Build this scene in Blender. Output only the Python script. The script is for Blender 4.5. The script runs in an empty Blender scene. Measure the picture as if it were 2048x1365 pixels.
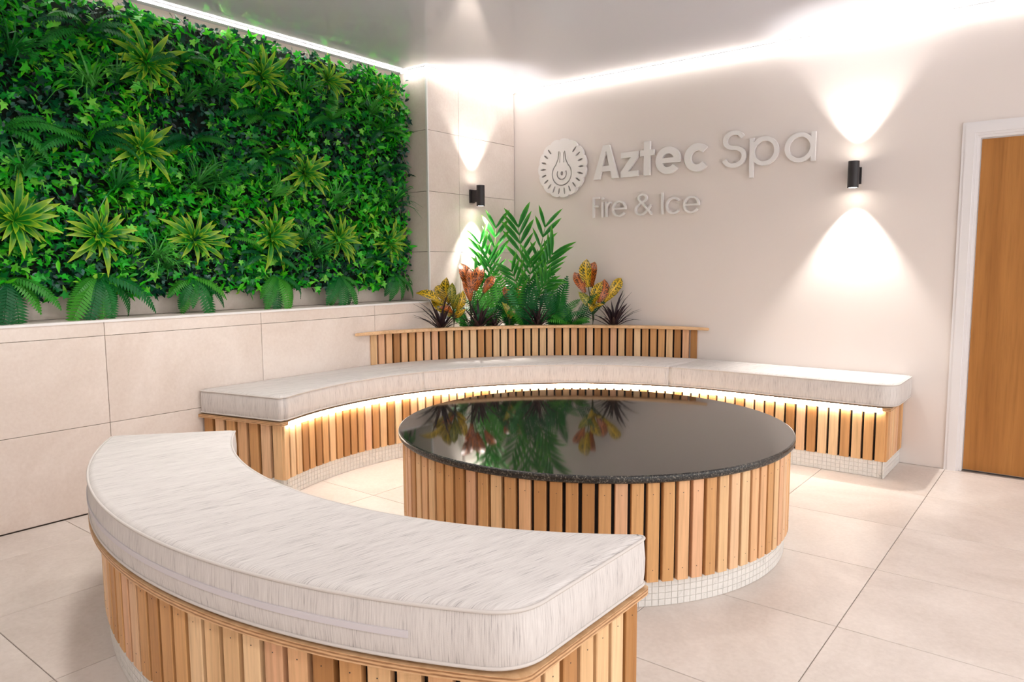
import bpy, math, random
import numpy as np
from mathutils import Vector, Matrix

random.seed(7)
rng = np.random.default_rng(11)
PI = math.pi
R = math.radians
scene = bpy.context.scene
col = scene.collection

# ------------------------------------------------------------------ camera
F_PX = 1460.017
CAM = Vector((3.9208, -5.0389, 1.25))
YAW, PITCH, ROLL = 0.6658, 0.1040, -0.0052
FW = Vector((-math.sin(YAW) * math.cos(PITCH), math.cos(YAW) * math.cos(PITCH), -math.sin(PITCH)))
_rt = Vector((math.cos(YAW), math.sin(YAW), 0))
_up = _rt.cross(FW)
RT = _rt * math.cos(ROLL) + _up * math.sin(ROLL)
UP = -_rt * math.sin(ROLL) + _up * math.cos(ROLL)
cam_data = bpy.data.cameras.new('camera')
cam_data.sensor_width = 36.0
cam_data.lens = 36.0 * F_PX / 2048.0
cam_data.clip_start = 0.02
cam = bpy.data.objects.new('camera', cam_data)
col.objects.link(cam)
cam.matrix_world = Matrix(((RT.x, UP.x, -FW.x, CAM.x), (RT.y, UP.y, -FW.y, CAM.y),
                           (RT.z, UP.z, -FW.z, CAM.z), (0, 0, 0, 1)))
scene.camera = cam

# ------------------------------------------------------------------ world, exposure
world = bpy.data.worlds.new('world')
scene.world = world
world.use_nodes = True
world.node_tree.nodes['Background'].inputs[0].default_value = (1.0, 0.975, 0.955, 1)
world.node_tree.nodes['Background'].inputs[1].default_value = 1.35
scene.view_settings.view_transform = 'Standard'
scene.view_settings.look = 'None'
scene.view_settings.exposure = 0.76
scene.view_settings.gamma = 1.0
scene.view_settings.use_curve_mapping = False
scene.cycles.use_denoising = True
scene.cycles.use_adaptive_sampling = True
scene.cycles.adaptive_threshold = 0.10
scene.cycles.adaptive_min_samples = 16
scene.cycles.max_bounces = 5
scene.cycles.diffuse_bounces = 3
scene.cycles.glossy_bounces = 4
scene.cycles.transmission_bounces = 4
scene.cycles.sample_clamp_indirect = 6.0
scene.cycles.caustics_reflective = False
scene.cycles.caustics_refractive = False

# light levels
LED_CEIL = 9.0
LED_BENCH = 23.0
SCONCE_SPOT = 20.0
SCONCE_DISC = 24.0
FILL_LIGHT = 40.0  # strength of the added, unseen ceiling fill


# ------------------------------------------------------------------ helpers
def lin(c):
    out = []
    for v in c[:3]:
        v /= 255.0
        out.append(v / 12.92 if v <= 0.04045 else ((v + 0.055) / 1.055) ** 2.4)
    return (*out, 1.0)


def at(px, py, depth):
    """point seen at that place of the 2048 x 1365 frame, that far along the view axis"""
    return CAM + (FW + RT * ((px - 1024) / F_PX) - UP * ((py - 682.5) / F_PX)) * depth


def mesh(name, verts, faces, uvs=None, smooth=False):
    me = bpy.data.meshes.new(name)
    me.from_pydata([tuple(v) for v in verts], [], faces)
    if uvs is not None:
        lay = me.uv_layers.new(name='UVMap')
        flat = np.array([uvs[l.vertex_index] for l in me.loops], dtype=np.float32) if len(uvs) == len(verts) \
            else np.array(uvs, dtype=np.float32)
        lay.data.foreach_set('uv', flat.ravel())
    if smooth:
        me.polygons.foreach_set('use_smooth', [True] * len(me.polygons))
    me.update()
    return me


def base_of(o):
    v = Vector((0, 0, 0))
    while o is not None:
        v = v + o.location
        o = o.parent
    return v


def obj(name, me, mat=None, parent=None, loc=None, rot=None, local=False, scale=None):
    """link one mesh object; loc is a world place unless local"""
    o = bpy.data.objects.new(name, me)
    col.objects.link(o)
    if mat is not None and me is not None and len(me.materials) == 0:
        me.materials.append(mat)
    loc = Vector(loc) if loc is not None else Vector((0, 0, 0))
    if parent is not None:
        o.parent = parent
        if not local:
            loc = loc - base_of(parent)
    o.location = loc
    if rot is not None:
        o.rotation_euler = rot
    if scale is not None:
        o.scale = scale
    return o


def tag(o, label=None, cat=None, group=None, kind=None):
    if label:
        o['label'] = label
    if cat:
        o['category'] = cat
    if group:
        o['group'] = group
    if kind:
        o['kind'] = kind
    return o


def thing(name, loc, label=None, cat=None, group=None, kind=None, rot=None):
    o = bpy.data.objects.new(name, None)
    o.empty_display_size = 0.1
    col.objects.link(o)
    o.location = loc
    if rot is not None:
        o.rotation_euler = rot
    return tag(o, label, cat, group, kind)


def box(x0, x1, y0, y1, z0, z1):
    v = [(x0, y0, z0), (x1, y0, z0), (x1, y1, z0), (x0, y1, z0), (x0, y0, z1), (x1, y0, z1), (x1, y1, z1), (x0, y1, z1)]
    f = [(0, 3, 2, 1), (4, 5, 6, 7), (0, 1, 5, 4), (1, 2, 6, 5), (2, 3, 7, 6), (3, 0, 4, 7)]
    return v, f


def bevel_box(sx, sy, sz, b):
    """box centred on the origin with chamfered edges"""
    import bmesh
    bm = bmesh.new()
    bmesh.ops.create_cube(bm, size=1.0)
    for v in bm.verts:
        v.co = Vector((v.co.x * sx, v.co.y * sy, v.co.z * sz))
    if b > 0:
        bmesh.ops.bevel(bm, geom=bm.edges[:], offset=b, segments=1, affect='EDGES')
    me = bpy.data.meshes.new('m')
    bm.to_mesh(me)
    bm.free()
    return me


def join(parts):
    V, Fc = [], []
    for v, f in parts:
        n = len(V)
        V += list(v)
        Fc += [tuple(i + n for i in q) for q in f]
    return V, Fc


def prism(poly, z0, z1):
    n = len(poly)
    v = [(x, y, z0) for x, y in poly] + [(x, y, z1) for x, y in poly]
    if n <= 8:
        f = [tuple(range(n - 1, -1, -1)), tuple(range(n, 2 * n))]
    else:
        f = tess(poly, z0, False, 0) + tess(poly, z1, True, n)
    f += [(i, (i + 1) % n, n + (i + 1) % n, n + i) for i in range(n)]
    return v, f


def arc(cx, cy, r, a0, a1, n):
    return [(cx + r * math.cos(R(a0 + (a1 - a0) * i / n)), cy + r * math.sin(R(a0 + (a1 - a0) * i / n))) for i in range(n + 1)]


def area2(poly):
    return sum(poly[i][0] * poly[(i + 1) % len(poly)][1] - poly[(i + 1) % len(poly)][0] * poly[i][1] for i in range(len(poly)))


def tess(poly2, z, up=True, base=0):
    """triangles of a flat cap over an outline (indices base + i)"""
    from mathutils.geometry import tessellate_polygon
    tris = tessellate_polygon([[Vector((p[0], p[1], 0)) for p in poly2]])
    out = []
    for a, b, c in tris:
        A = (poly2[b][0] - poly2[a][0]) * (poly2[c][1] - poly2[a][1]) - (poly2[c][0] - poly2[a][0]) * (poly2[b][1] - poly2[a][1])
        if abs(A) < 1e-12:
            continue
        out.append((base + a, base + b, base + c) if (A > 0) == up else (base + a, base + c, base + b))
    return out


def ccw(poly):
    return poly if area2(poly) > 0 else poly[::-1]


def inset(poly, d):
    """move a ccw outline inward by d (mitred)"""
    n = len(poly)
    out = []
    for i in range(n):
        a, b, c = Vector(poly[i - 1]), Vector(poly[i]), Vector(poly[(i + 1) % n])
        e1 = (b - a).normalized()
        e2 = (c - b).normalized()
        n1 = Vector((-e1.y, e1.x))
        n2 = Vector((-e2.y, e2.x))
        m = (n1 + n2)
        if m.length < 1e-6:
            m = n1.copy()
        m.normalize()
        k = max(0.45, m.dot(n1))
        p = b + m * (d / k)
        out.append((p.x, p.y))
    return out


def round_poly(poly, radii, seg=5):
    """round chosen corners: radii is {index: radius}"""
    n = len(poly)
    out = []
    for i in range(n):
        r = radii.get(i, 0)
        b = Vector(poly[i])
        if r <= 0:
            out.append((b.x, b.y))
            continue
        a = Vector(poly[i - 1])
        c = Vector(poly[(i + 1) % n])
        p = b + (a - b).normalized() * r
        q = b + (c - b).normalized() * r
        for k in range(seg + 1):
            t = k / seg
            s = p * (1 - t) ** 2 + b * 2 * t * (1 - t) + q * t * t
            out.append((s.x, s.y))
    return out


def resample(path, step, closed=False):
    """points (x, y, heading) along a polyline, centred pieces of about that step"""
    P = [Vector(p) for p in path]
    if closed:
        P.append(P[0])
    L = [0]
    for i in range(1, len(P)):
        L.append(L[-1] + (P[i] - P[i - 1]).length)
    n = max(1, round(L[-1] / step))
    st = L[-1] / n
    res = []
    j = 1
    for k in range(n):
        s = (k + 0.5) * st
        while L[j] < s and j < len(L) - 1:
            j += 1
        t = (s - L[j - 1]) / max(1e-9, L[j] - L[j - 1])
        p = P[j - 1].lerp(P[j], t)
        d = P[j] - P[j - 1]
        res.append((p.x, p.y, math.atan2(d.y, d.x)))
    return res, st


def tube(path, r, seg=6, closed=False, taper=None):
    P = [Vector(p) for p in path]
    n = len(P)
    V, Fc = [], []
    for i in range(n):
        a = P[i - 1] if (i > 0 or closed) else P[i]
        b = P[(i + 1) % n] if (i < n - 1 or closed) else P[i]
        d = (b - a).normalized()
        u = d.cross(Vector((0, 0, 1)))
        if u.length < 1e-3:
            u = d.cross(Vector((1, 0, 0)))
        u.normalize()
        w = u.cross(d)
        rr = r * (taper[i] if taper else 1)
        for k in range(seg):
            t = 2 * PI * k / seg
            V.append(P[i] + u * (rr * math.cos(t)) + w * (rr * math.sin(t)))
    m = n if closed else n - 1
    for i in range(m):
        for k in range(seg):
            a = i * seg + k
            b = i * seg + (k + 1) % seg
            c = ((i + 1) % n) * seg + (k + 1) % seg
            d = ((i + 1) % n) * seg + k
            Fc.append((a, d, c, b))
    if not closed:
        Fc.append(tuple(range(seg)))
        Fc.append(tuple(range(n * seg - 1, (n - 1) * seg - 1, -1)))
    return V, Fc


def lathe(profile, seg=48):
    V, Fc = [], []
    n = len(profile)
    for i in range(seg):
        t = 2 * PI * i / seg
        for r, z in profile:
            V.append((r * math.cos(t), r * math.sin(t), z))
    for i in range(seg):
        for k in range(n - 1):
            a = i * n + k
            b = ((i + 1) % seg) * n + k
            Fc.append((a, b, b + 1, a + 1))
    Fc.append(tuple(((seg - 1 - i) * n) for i in range(seg)))
    Fc.append(tuple((i * n + n - 1) for i in range(seg)))
    return V, Fc


# ------------------------------------------------------------------ materials
class NT:
    def __init__(self, name):
        self.m = bpy.data.materials.new(name)
        self.m.use_nodes = True
        self.n = self.m.node_tree.nodes
        self.l = self.m.node_tree.links
        self.b = self.n['Principled BSDF']

    def add(self, t, **kw):
        nd = self.n.new(t)
        for k, v in kw.items():
            setattr(nd, k, v)
        return nd

    def link(self, a, b):
        self.l.new(a, b)

    def ramp(self, stops, fac=None):
        r = self.add('ShaderNodeValToRGB')
        e = r.color_ramp.elements
        while len(e) < len(stops):
            e.new(0.5)
        for el, (p, c) in zip(e, stops):
            el.position = p
            el.color = c
        if fac is not None:
            self.link(fac, r.inputs[0])
        return r

    def noise(self, scale, detail=3, rough=0.5, vec=None, map_scale=None, coord='Object'):
        tc = self.add('ShaderNodeTexCoord')
        v = vec if vec is not None else tc.outputs[coord]
        if map_scale is not None:
            mp = self.add('ShaderNodeMapping')
            mp.inputs['Scale'].default_value = map_scale
            self.link(v, mp.inputs['Vector'])
            v = mp.outputs['Vector']
        nz = self.add('ShaderNodeTexNoise')
        nz.inputs['Scale'].default_value = scale
        nz.inputs['Detail'].default_value = detail
        nz.inputs['Roughness'].default_value = rough
        self.link(v, nz.inputs['Vector'])
        return nz

    def bump(self, height, strength, dist=0.002):
        b = self.add('ShaderNodeBump')
        b.inputs['Strength'].default_value = strength
        b.inputs['Distance'].default_value = dist
        self.link(height, b.inputs['Height'])
        self.link(b.outputs['Normal'], self.b.inputs['Normal'])


def plain(name, c, rough=0.5, metal=0.0, spec=0.5):
    t = NT(name)
    t.b.inputs['Base Color'].default_value = lin(c)
    t.b.inputs['Roughness'].default_value = rough
    t.b.inputs['Metallic'].default_value = metal
    t.b.inputs['Specular IOR Level'].default_value = spec
    return t.m


def emissive(name, c, s):
    t = NT(name)
    t.b.inputs['Base Color'].default_value = (0.8, 0.8, 0.8, 1)
    t.b.inputs['Emission Color'].default_value = lin(c)
    t.b.inputs['Emission Strength'].default_value = s
    return t.m


def world_pos(t):
    g = t.add('ShaderNodeNewGeometry')
    return g.outputs['Position']


def tile_mat(name, lo, hi, rough):
    t = NT(name)
    info = t.add('ShaderNodeObjectInfo')
    pos = world_pos(t)
    off = t.add('ShaderNodeVectorMath', operation='ADD')
    mul = t.add('ShaderNodeMath', operation='MULTIPLY')
    mul.inputs[1].default_value = 37.0
    t.link(info.outputs['Random'], mul.inputs[0])
    t.link(pos, off.inputs[0])
    t.link(mul.outputs[0], off.inputs[1])
    a = t.noise(1.6, 6, 0.62, vec=off.outputs[0])
    a.inputs['Distortion'].default_value = 0.8
    b = t.noise(60, 3, 0.6, vec=off.outputs[0])
    mx = t.add('ShaderNodeMath', operation='MULTIPLY_ADD')
    t.link(b.outputs['Fac'], mx.inputs[0])
    mx.inputs[1].default_value = 0.35
    t.link(a.outputs['Fac'], mx.inputs[2])
    r = t.ramp([(0.40, lin(lo)), (0.85, lin(hi))], mx.outputs[0])
    t.link(r.outputs[0], t.b.inputs['Base Color'])
    t.b.inputs['Roughness'].default_value = rough
    t.b.inputs['Specular IOR Level'].default_value = 0.4
    t.bump(b.outputs['Fac'], 0.08, 0.001)
    return t.m


def wood_mat(name, tones, rough=0.5, grain=1.0, axis='z', by_object=True):
    """cedar: one tone picked per piece, fine grain along the piece"""
    t = NT(name)
    tc = t.add('ShaderNodeTexCoord')
    info = t.add('ShaderNodeObjectInfo')
    off = t.add('ShaderNodeVectorMath', operation='ADD')
    mul = t.add('ShaderNodeMath', operation='MULTIPLY')
    mul.inputs[1].default_value = 91.0
    t.link(info.outputs['Random'], mul.inputs[0])
    t.link(tc.outputs['Object'], off.inputs[0])
    t.link(mul.outputs[0], off.inputs[1])
    sc = {'z': (1, 1, 0.045), 'y': (1, 0.045, 1), 'x': (0.045, 1, 1)}[axis]
    a = t.noise(95 * grain, 4, 0.6, vec=off.outputs[0], map_scale=sc)
    b = t.noise(16 * grain, 2, 0.5, vec=off.outputs[0], map_scale=sc)
    b.inputs['Distortion'].default_value = 0.6
    n = len(tones)
    base = t.ramp([((i + 0.0) / n, lin(c)) for i, c in enumerate(tones)], info.outputs['Random'] if by_object else b.outputs['Fac'])
    if by_object:
        base.color_ramp.interpolation = 'CONSTANT'
    g = t.ramp([(0.25, (0.70, 0.66, 0.62, 1)), (0.5, (0.94, 0.93, 0.92, 1)), (0.75, (1.06, 1.05, 1.04, 1))], a.outputs['Fac'])
    h = t.ramp([(0.3, (0.86, 0.83, 0.80, 1)), (0.6, (1.04, 1.04, 1.04, 1))], b.outputs['Fac'])
    m1 = t.add('ShaderNodeMixRGB', blend_type='MULTIPLY')
    m1.inputs[0].default_value = 0.8
    t.link(base.outputs[0], m1.inputs[1])
    t.link(g.outputs[0], m1.inputs[2])
    m2 = t.add('ShaderNodeMixRGB', blend_type='MULTIPLY')
    m2.inputs[0].default_value = 0.8
    t.link(m1.outputs[0], m2.inputs[1])
    t.link(h.outputs[0], m2.inputs[2])
    t.link(m2.outputs[0], t.b.inputs['Base Color'])
    t.b.inputs['Roughness'].default_value = rough
    t.b.inputs['Specular IOR Level'].default_value = 0.35
    t.bump(a.outputs['Fac'], 0.15, 0.001)
    return t.m


M = {}
t = NT('wall_paint')
nz = t.noise(220, 2, 0.5)
t.b.inputs['Base Color'].default_value = lin((236, 226, 220))
t.b.inputs['Roughness'].default_value = 0.6
t.bump(nz.outputs['Fac'], 0.05, 0.001)
M['paint'] = t.m
t = NT('satin_ceiling')
t.b.inputs['Base Color'].default_value = lin((208, 210, 220))
t.b.inputs['Roughness'].default_value = 0.10
t.b.inputs['IOR'].default_value = 1.75
M['ceiling'] = t.m
M['wall_tile'] = tile_mat('wall_tile', (220, 204, 192), (240, 228, 219), 0.42)
M['floor_tile'] = tile_mat('floor_tile', (198, 185, 175), (226, 215, 207), 0.38)
M['grout'] = plain('grout', (160, 148, 138), 0.85)
M['trim'] = plain('white_metal_trim', (240, 238, 236), 0.3, 0.0)
M['gloss_white'] = plain('white_gloss_paint', (238, 234, 234), 0.28)
M['black_metal'] = plain('black_powder_coat', (46, 42, 44), 0.45)
M['backing'] = plain('black_backing_board', (26, 20, 18), 0.8)
M['cedar'] = wood_mat('cedar_slat', [(239, 197, 148), (214, 162, 108), (241, 199, 158), (184, 132, 80), (237, 188, 141),
                                     (224, 172, 116), (245, 208, 162), (202, 148, 94), (234, 184, 144)], 0.5)
M['cap_wood'] = wood_mat('cedar_capping', [(226, 178, 128), (238, 196, 150)], 0.4, 1.0, 'x', False)
M['oak'] = wood_mat('oak_veneer', [(148, 96, 42), (174, 116, 56), (186, 128, 66)], 0.42, 0.6, 'z', False)

# plywood edge: thin layers
t = NT('plywood')
geo = t.add('ShaderNodeNewGeometry')
sp = t.add('ShaderNodeSeparateXYZ')
t.link(geo.outputs['Position'], sp.inputs[0])
mm = t.add('ShaderNodeMath', operation='MULTIPLY')
mm.inputs[1].default_value = 2 * PI / 0.0085
t.link(sp.outputs['Z'], mm.inputs[0])
sn = t.add('ShaderNodeMath', operation='SINE')
t.link(mm.outputs[0], sn.inputs[0])
nz = t.noise(30, 3, 0.6, map_scale=(1, 1, 8))
ad = t.add('ShaderNodeMath', operation='MULTIPLY_ADD')
t.link(sn.outputs[0], ad.inputs[0])
ad.inputs[1].default_value = 0.3
t.link(nz.outputs['Fac'], ad.inputs[2])
rp = t.ramp([(0.2, lin((150, 104, 66))), (0.55, lin((204, 158, 112))), (0.9, lin((226, 186, 142)))], ad.outputs[0])
t.link(rp.outputs[0], t.b.inputs['Base Color'])
t.b.inputs['Roughness'].default_value = 0.5
M['ply'] = t.m


def fabric_mat(name):
    """pale slub weave: the yarn runs along U, stripes change along V"""
    t = NT(name)
    tc = t.add('ShaderNodeTexCoord')
    a = t.noise(1.0, 3, 0.65, vec=tc.outputs['UV'], map_scale=(13, 360, 1))
    b = t.noise(1.0, 2, 0.5, vec=tc.outputs['UV'], map_scale=(2.2, 26, 1))
    c = t.noise(1.0, 2, 0.5, vec=tc.outputs['UV'], map_scale=(500, 420, 1))
    s = t.add('ShaderNodeMath', operation='MULTIPLY_ADD')
    t.link(b.outputs['Fac'], s.inputs[0])
    s.inputs[1].default_value = 0.28
    t.link(a.outputs['Fac'], s.inputs[2])
    r = t.ramp([(0.41, lin((136, 129, 129))), (0.50, lin((196, 189, 186))), (0.60, lin((213, 206, 202))), (0.80, lin((226, 220, 216)))], s.outputs[0])
    t.link(r.outputs[0], t.b.inputs['Base Color'])
    t.b.inputs['Roughness'].default_value = 0.9
    t.b.inputs['Specular IOR Level'].default_value = 0.15
    t.b.inputs['Sheen Weight'].default_value = 0.15
    sm = t.add('ShaderNodeMath', operation='ADD')
    t.link(a.outputs['Fac'], sm.inputs[0])
    t.link(c.outputs['Fac'], sm.inputs[1])
    t.bump(sm.outputs[0], 0.25, 0.0015)
    return t.m


M['fabric'] = fabric_mat('slub_weave')
M['piping'] = plain('piping_weave', (214, 206, 200), 0.9)
M['zip'] = plain('zip_tape', (214, 208, 212), 0.7)

t = NT('black_granite')
nz = t.noise(150, 3, 0.7)
vo = t.add('ShaderNodeTexVoronoi')
vo.inputs['Scale'].default_value = 260
tc = t.add('ShaderNodeTexCoord')
t.link(tc.outputs['Object'], vo.inputs['Vector'])
rp = t.ramp([(0.38, lin((16, 15, 15))), (0.52, lin((38, 36, 34))), (0.62, lin((96, 90, 80))), (0.72, lin((168, 158, 142)))], nz.outputs['Fac'])
t.link(rp.outputs[0], t.b.inputs['Base Color'])
t.b.inputs['Roughness'].default_value = 0.045
t.b.inputs['IOR'].default_value = 1.85
M['granite'] = t.m
M['granite_edge'] = t.m.copy()
M['granite_edge'].name = 'black_granite_edge'
rp.color_ramp.elements[2].color = lin((52, 49, 45))
rp.color_ramp.elements[3].color = lin((84, 79, 71))
M['granite_edge'].node_tree.nodes['Principled BSDF'].inputs['Roughness'].default_value = 0.3
M['granite_edge'].node_tree.nodes['Principled BSDF'].inputs['IOR'].default_value = 1.5

t = NT('marble_mosaic')
info = t.add('ShaderNodeObjectInfo')
nz = t.noise(26, 4, 0.7, vec=world_pos(t))
nz.inputs['Distortion'].default_value = 1.5
rp = t.ramp([(0.26, lin((172, 172, 170))), (0.36, lin((228, 225, 220))), (0.75, lin((242, 239, 234)))], nz.outputs['Fac'])
t.link(rp.outputs[0], t.b.inputs['Base Color'])
t.b.inputs['Roughness'].default_value = 0.3
M['mosaic'] = t.m
M['mosaic_grout'] = plain('mosaic_grout', (226, 222, 216), 0.8)

t = NT('white_acrylic')
t.b.inputs['Base Color'].default_value = lin((243, 239, 237))
t.b.inputs['Roughness'].default_value = 0.3
M['acrylic'] = t.m
M['fill'] = plain('planter_fill', (206, 196, 186), 0.8)
M['dark_mat'] = plain('foliage_mat', (14, 30, 16), 0.9)
M['led'] = emissive('led_white', (255, 250, 244), LED_CEIL)
M['led_bench'] = emissive('led_warm_white', (255, 247, 234), LED_BENCH)
M['lamp_lens'] = emissive('lamp_lens', (255, 244, 230), SCONCE_DISC)
M['fill_lens'] = emissive('fill_light_lens', (255, 244, 232), 8.0)  # glowing face of the added fill lights


def leaf_mat(name, stops, rough=0.4, trans=0.25, attr=True, coat=0.0):
    t = NT(name)
    if attr:
        at_ = t.add('ShaderNodeAttribute')
        at_.attribute_name = 'tint'
        fac = at_.outputs['Fac']
    else:
        fac = t.add('ShaderNodeObjectInfo').outputs['Random']
    r = t.ramp(stops, fac)
    t.link(r.outputs[0], t.b.inputs['Base Color'])
    t.b.inputs['Roughness'].default_value = rough
    t.b.inputs['Specular IOR Level'].default_value = 0.4
    if trans > 0:
        tr = t.add('ShaderNodeBsdfTranslucent')
        t.link(r.outputs[0], tr.inputs['Color'])
        mx = t.add('ShaderNodeMixShader')
        mx.inputs[0].default_value = trans
        out = t.n['Material Output']
        t.link(t.b.outputs[0], mx.inputs[1])
        t.link(tr.outputs[0], mx.inputs[2])
        t.link(mx.outputs[0], out.inputs['Surface'])
    return t.m


def blade_mat(name, mid, edge, tip, rough=0.4, trans=0.3, e0=0.25, e1=0.47):
    """long leaf: colour changes from midrib to margin (U) and towards the tip (V)"""
    t = NT(name)
    tc = t.add('ShaderNodeTexCoord')
    sp = t.add('ShaderNodeSeparateXYZ')
    t.link(tc.outputs['UV'], sp.inputs[0])
    su = t.add('ShaderNodeMath', operation='SUBTRACT')
    t.link(sp.outputs[0], su.inputs[0])
    su.inputs[1].default_value = 0.5
    ab = t.add('ShaderNodeMath', operation='ABSOLUTE')
    t.link(su.outputs[0], ab.inputs[0])
    nz = t.noise(1, 2, 0.5, vec=tc.outputs['UV'], map_scale=(14, 3, 1))
    ad = t.add('ShaderNodeMath', operation='MULTIPLY_ADD')
    t.link(nz.outputs['Fac'], ad.inputs[0])
    ad.inputs[1].default_value = 0.12
    t.link(ab.outputs[0], ad.inputs[2])
    r = t.ramp([(e0, lin(mid)), (e1, lin(edge))], ad.outputs[0])
    r2 = t.ramp([(0.55, (0, 0, 0, 1)), (1.0, (1, 1, 1, 1))], sp.outputs[1])
    mx = t.add('ShaderNodeMixRGB')
    t.link(r2.outputs[0], mx.inputs[0])
    t.link(r.outputs[0], mx.inputs[1])
    mx.inputs[2].default_value = lin(tip)
    t.link(mx.outputs[0], t.b.inputs['Base Color'])
    t.b.inputs['Roughness'].default_value = rough
    tr = t.add('ShaderNodeBsdfTranslucent')
    t.link(mx.outputs[0], tr.inputs['Color'])
    ms = t.add('ShaderNodeMixShader')
    ms.inputs[0].default_value = trans
    t.link(t.b.outputs[0], ms.inputs[1])
    t.link(tr.outputs[0], ms.inputs[2])
    t.link(ms.outputs[0], t.n['Material Output'].inputs['Surface'])
    return t.m


M['ivy'] = leaf_mat('ivy_leaf', [(0.0, lin((8, 56, 46))), (0.35, lin((20, 128, 56))), (0.65, lin((48, 200, 44))), (1.0, lin((140, 230, 84)))], 0.35)
M['bright'] = leaf_mat('bright_leaf', [(0.0, lin((10, 100, 18))), (0.5, lin((44, 196, 24))), (0.85, lin((104, 228, 40))), (1.0, lin((160, 228, 64)))], 0.38, 0.3)
M['box'] = leaf_mat('boxwood_leaf', [(0.0, lin((6, 30, 26))), (0.5, lin((20, 68, 56))), (1.0, lin((84, 136, 120)))], 0.32, 0.15)
M['grass'] = leaf_mat('grass_blade', [(0.0, lin((24, 116, 40))), (1.0, lin((92, 182, 76)))], 0.35, 0.25, attr=False)
M['fern'] = leaf_mat('fern_pinna', [(0.0, lin((12, 88, 52))), (0.5, lin((26, 122, 46))), (1.0, lin((70, 160, 40)))], 0.42, 0.25, attr=False)
M['rosette'] = blade_mat('variegated_blade', (36, 140, 36), (146, 204, 38), (190, 214, 46), e0=0.36, e1=0.52)
M['palm'] = blade_mat('palm_leaflet', (26, 118, 34), (50, 152, 44), (90, 180, 44), 0.32, 0.35)
M['spiky'] = blade_mat('dark_blade', (38, 26, 34), (66, 44, 52), (48, 34, 40), 0.4, 0.1)
M['stem'] = plain('plant_stem', (52, 66, 30), 0.6)
M['rachis'] = plain('frond_stalk', (78, 128, 44), 0.5)


def croton_mat(name, dark, vein):
    t = NT(name)
    tc = t.add('ShaderNodeTexCoord')
    sp = t.add('ShaderNodeSeparateXYZ')
    t.link(tc.outputs['UV'], sp.inputs[0])
    su = t.add('ShaderNodeMath', operation='SUBTRACT')
    t.link(sp.outputs[0], su.inputs[0])
    su.inputs[1].default_value = 0.5
    ab = t.add('ShaderNodeMath', operation='ABSOLUTE')
    t.link(su.outputs[0], ab.inputs[0])
    # side veins slant towards the tip
    ph = t.add('ShaderNodeMath', operation='MULTIPLY_ADD')
    t.link(ab.outputs[0], ph.inputs[0])
    ph.inputs[1].default_value = -0.5
    t.link(sp.outputs[1], ph.inputs[2])
    m = t.add('ShaderNodeMath', operation='MULTIPLY')
    t.link(ph.outputs[0], m.inputs[0])
    m.inputs[1].default_value = 2 * PI * 9
    s = t.add('ShaderNodeMath', operation='SINE')
    t.link(m.outputs[0], s.inputs[0])
    rib = t.ramp([(0.03, (1, 1, 1, 1)), (0.10, (0, 0, 0, 1))], ab.outputs[0])
    nz = t.noise(1, 3, 0.6, vec=tc.outputs['UV'], map_scale=(5, 13, 1))
    a1 = t.add('ShaderNodeMath', operation='MULTIPLY_ADD')
    t.link(s.outputs[0], a1.inputs[0])
    a1.inputs[1].default_value = 0.10
    t.link(nz.outputs['Fac'], a1.inputs[2])
    a2 = t.add('ShaderNodeMath', operation='MAXIMUM')
    t.link(a1.outputs[0], a2.inputs[0])
    t.link(rib.outputs[0], a2.inputs[1])
    r = t.ramp([(0.40, lin(dark)), (0.60, lin(vein))], a2.outputs[0])
    t.link(r.outputs[0], t.b.inputs['Base Color'])
    t.b.inputs['Roughness'].default_value = 0.3
    return t.m


M['croton_y'] = croton_mat('croton_yellow', (50, 62, 16), (226, 184, 36))
M['croton_o'] = croton_mat('croton_orange', (64, 36, 22), (204, 110, 40))
M['croton_g'] = croton_mat('croton_green', (44, 80, 26), (170, 160, 50))

# ------------------------------------------------------------------ dimensions
CEIL = 2.70
TX, TY = 2.10, -2.11          # centre shared by table, benches and planter front
LEDGE = 0.98
RETURN_Y = -1.055             # end of the recess
RECESS = -0.29
X_MAX, Y_MIN = 6.2, -6.4

# ------------------------------------------------------------------ floor
floor = thing('floor', (0, 0, 0), 'pale beige square porcelain floor tiles with fine grout lines', kind='structure')
v, f = box(RECESS, X_MAX, Y_MIN, 0.1, -0.06, -0.004)
obj('grout_bed', mesh('grout_bed', v, f), M['grout'], floor)
tx0, ty0, TP = 3.312, -2.456, 0.597
tile_cache = {}
for i in range(-6, 6):
    for j in range(-7, 5):
        x0 = max(0.002, tx0 + i * TP)
        x1 = min(X_MAX, tx0 + (i + 1) * TP)
        y0 = max(Y_MIN, ty0 + j * TP)
        y1 = min(-0.002, ty0 + (j + 1) * TP)
        if x1 - x0 < 0.02 or y1 - y0 < 0.02:
            continue
        key = (round(x1 - x0, 3), round(y1 - y0, 3))
        if key not in tile_cache:
            me = bevel_box(x1 - x0 - 0.003, y1 - y0 - 0.003, 0.012, 0.0012)
            me.materials.append(M['floor_tile'])
            tile_cache[key] = me
        obj('floor_tile', tile_cache[key], None, floor, ((x0 + x1) / 2, (y0 + y1) / 2, -0.006))

# ------------------------------------------------------------------ walls
wl = thing('wall_left', (0, -2.5, 0), 'low wall and corner pier clad in large beige tiles', kind='structure')
v, f = join([box(RECESS + 0.002, -0.011, Y_MIN, RETURN_Y, 0, LEDGE - 0.012), box(-0.5, -0.011, RETURN_Y + 0.011, 0.1, 0, CEIL),
             box(-0.5, RECESS - 0.011, Y_MIN, RETURN_Y + 0.02, 0, CEIL)])
obj('wall_core', mesh('wall_core', v, f), M['grout'], wl)
HT = 0.4510
YJ = -3.4073
wall_cache = {}


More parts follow.
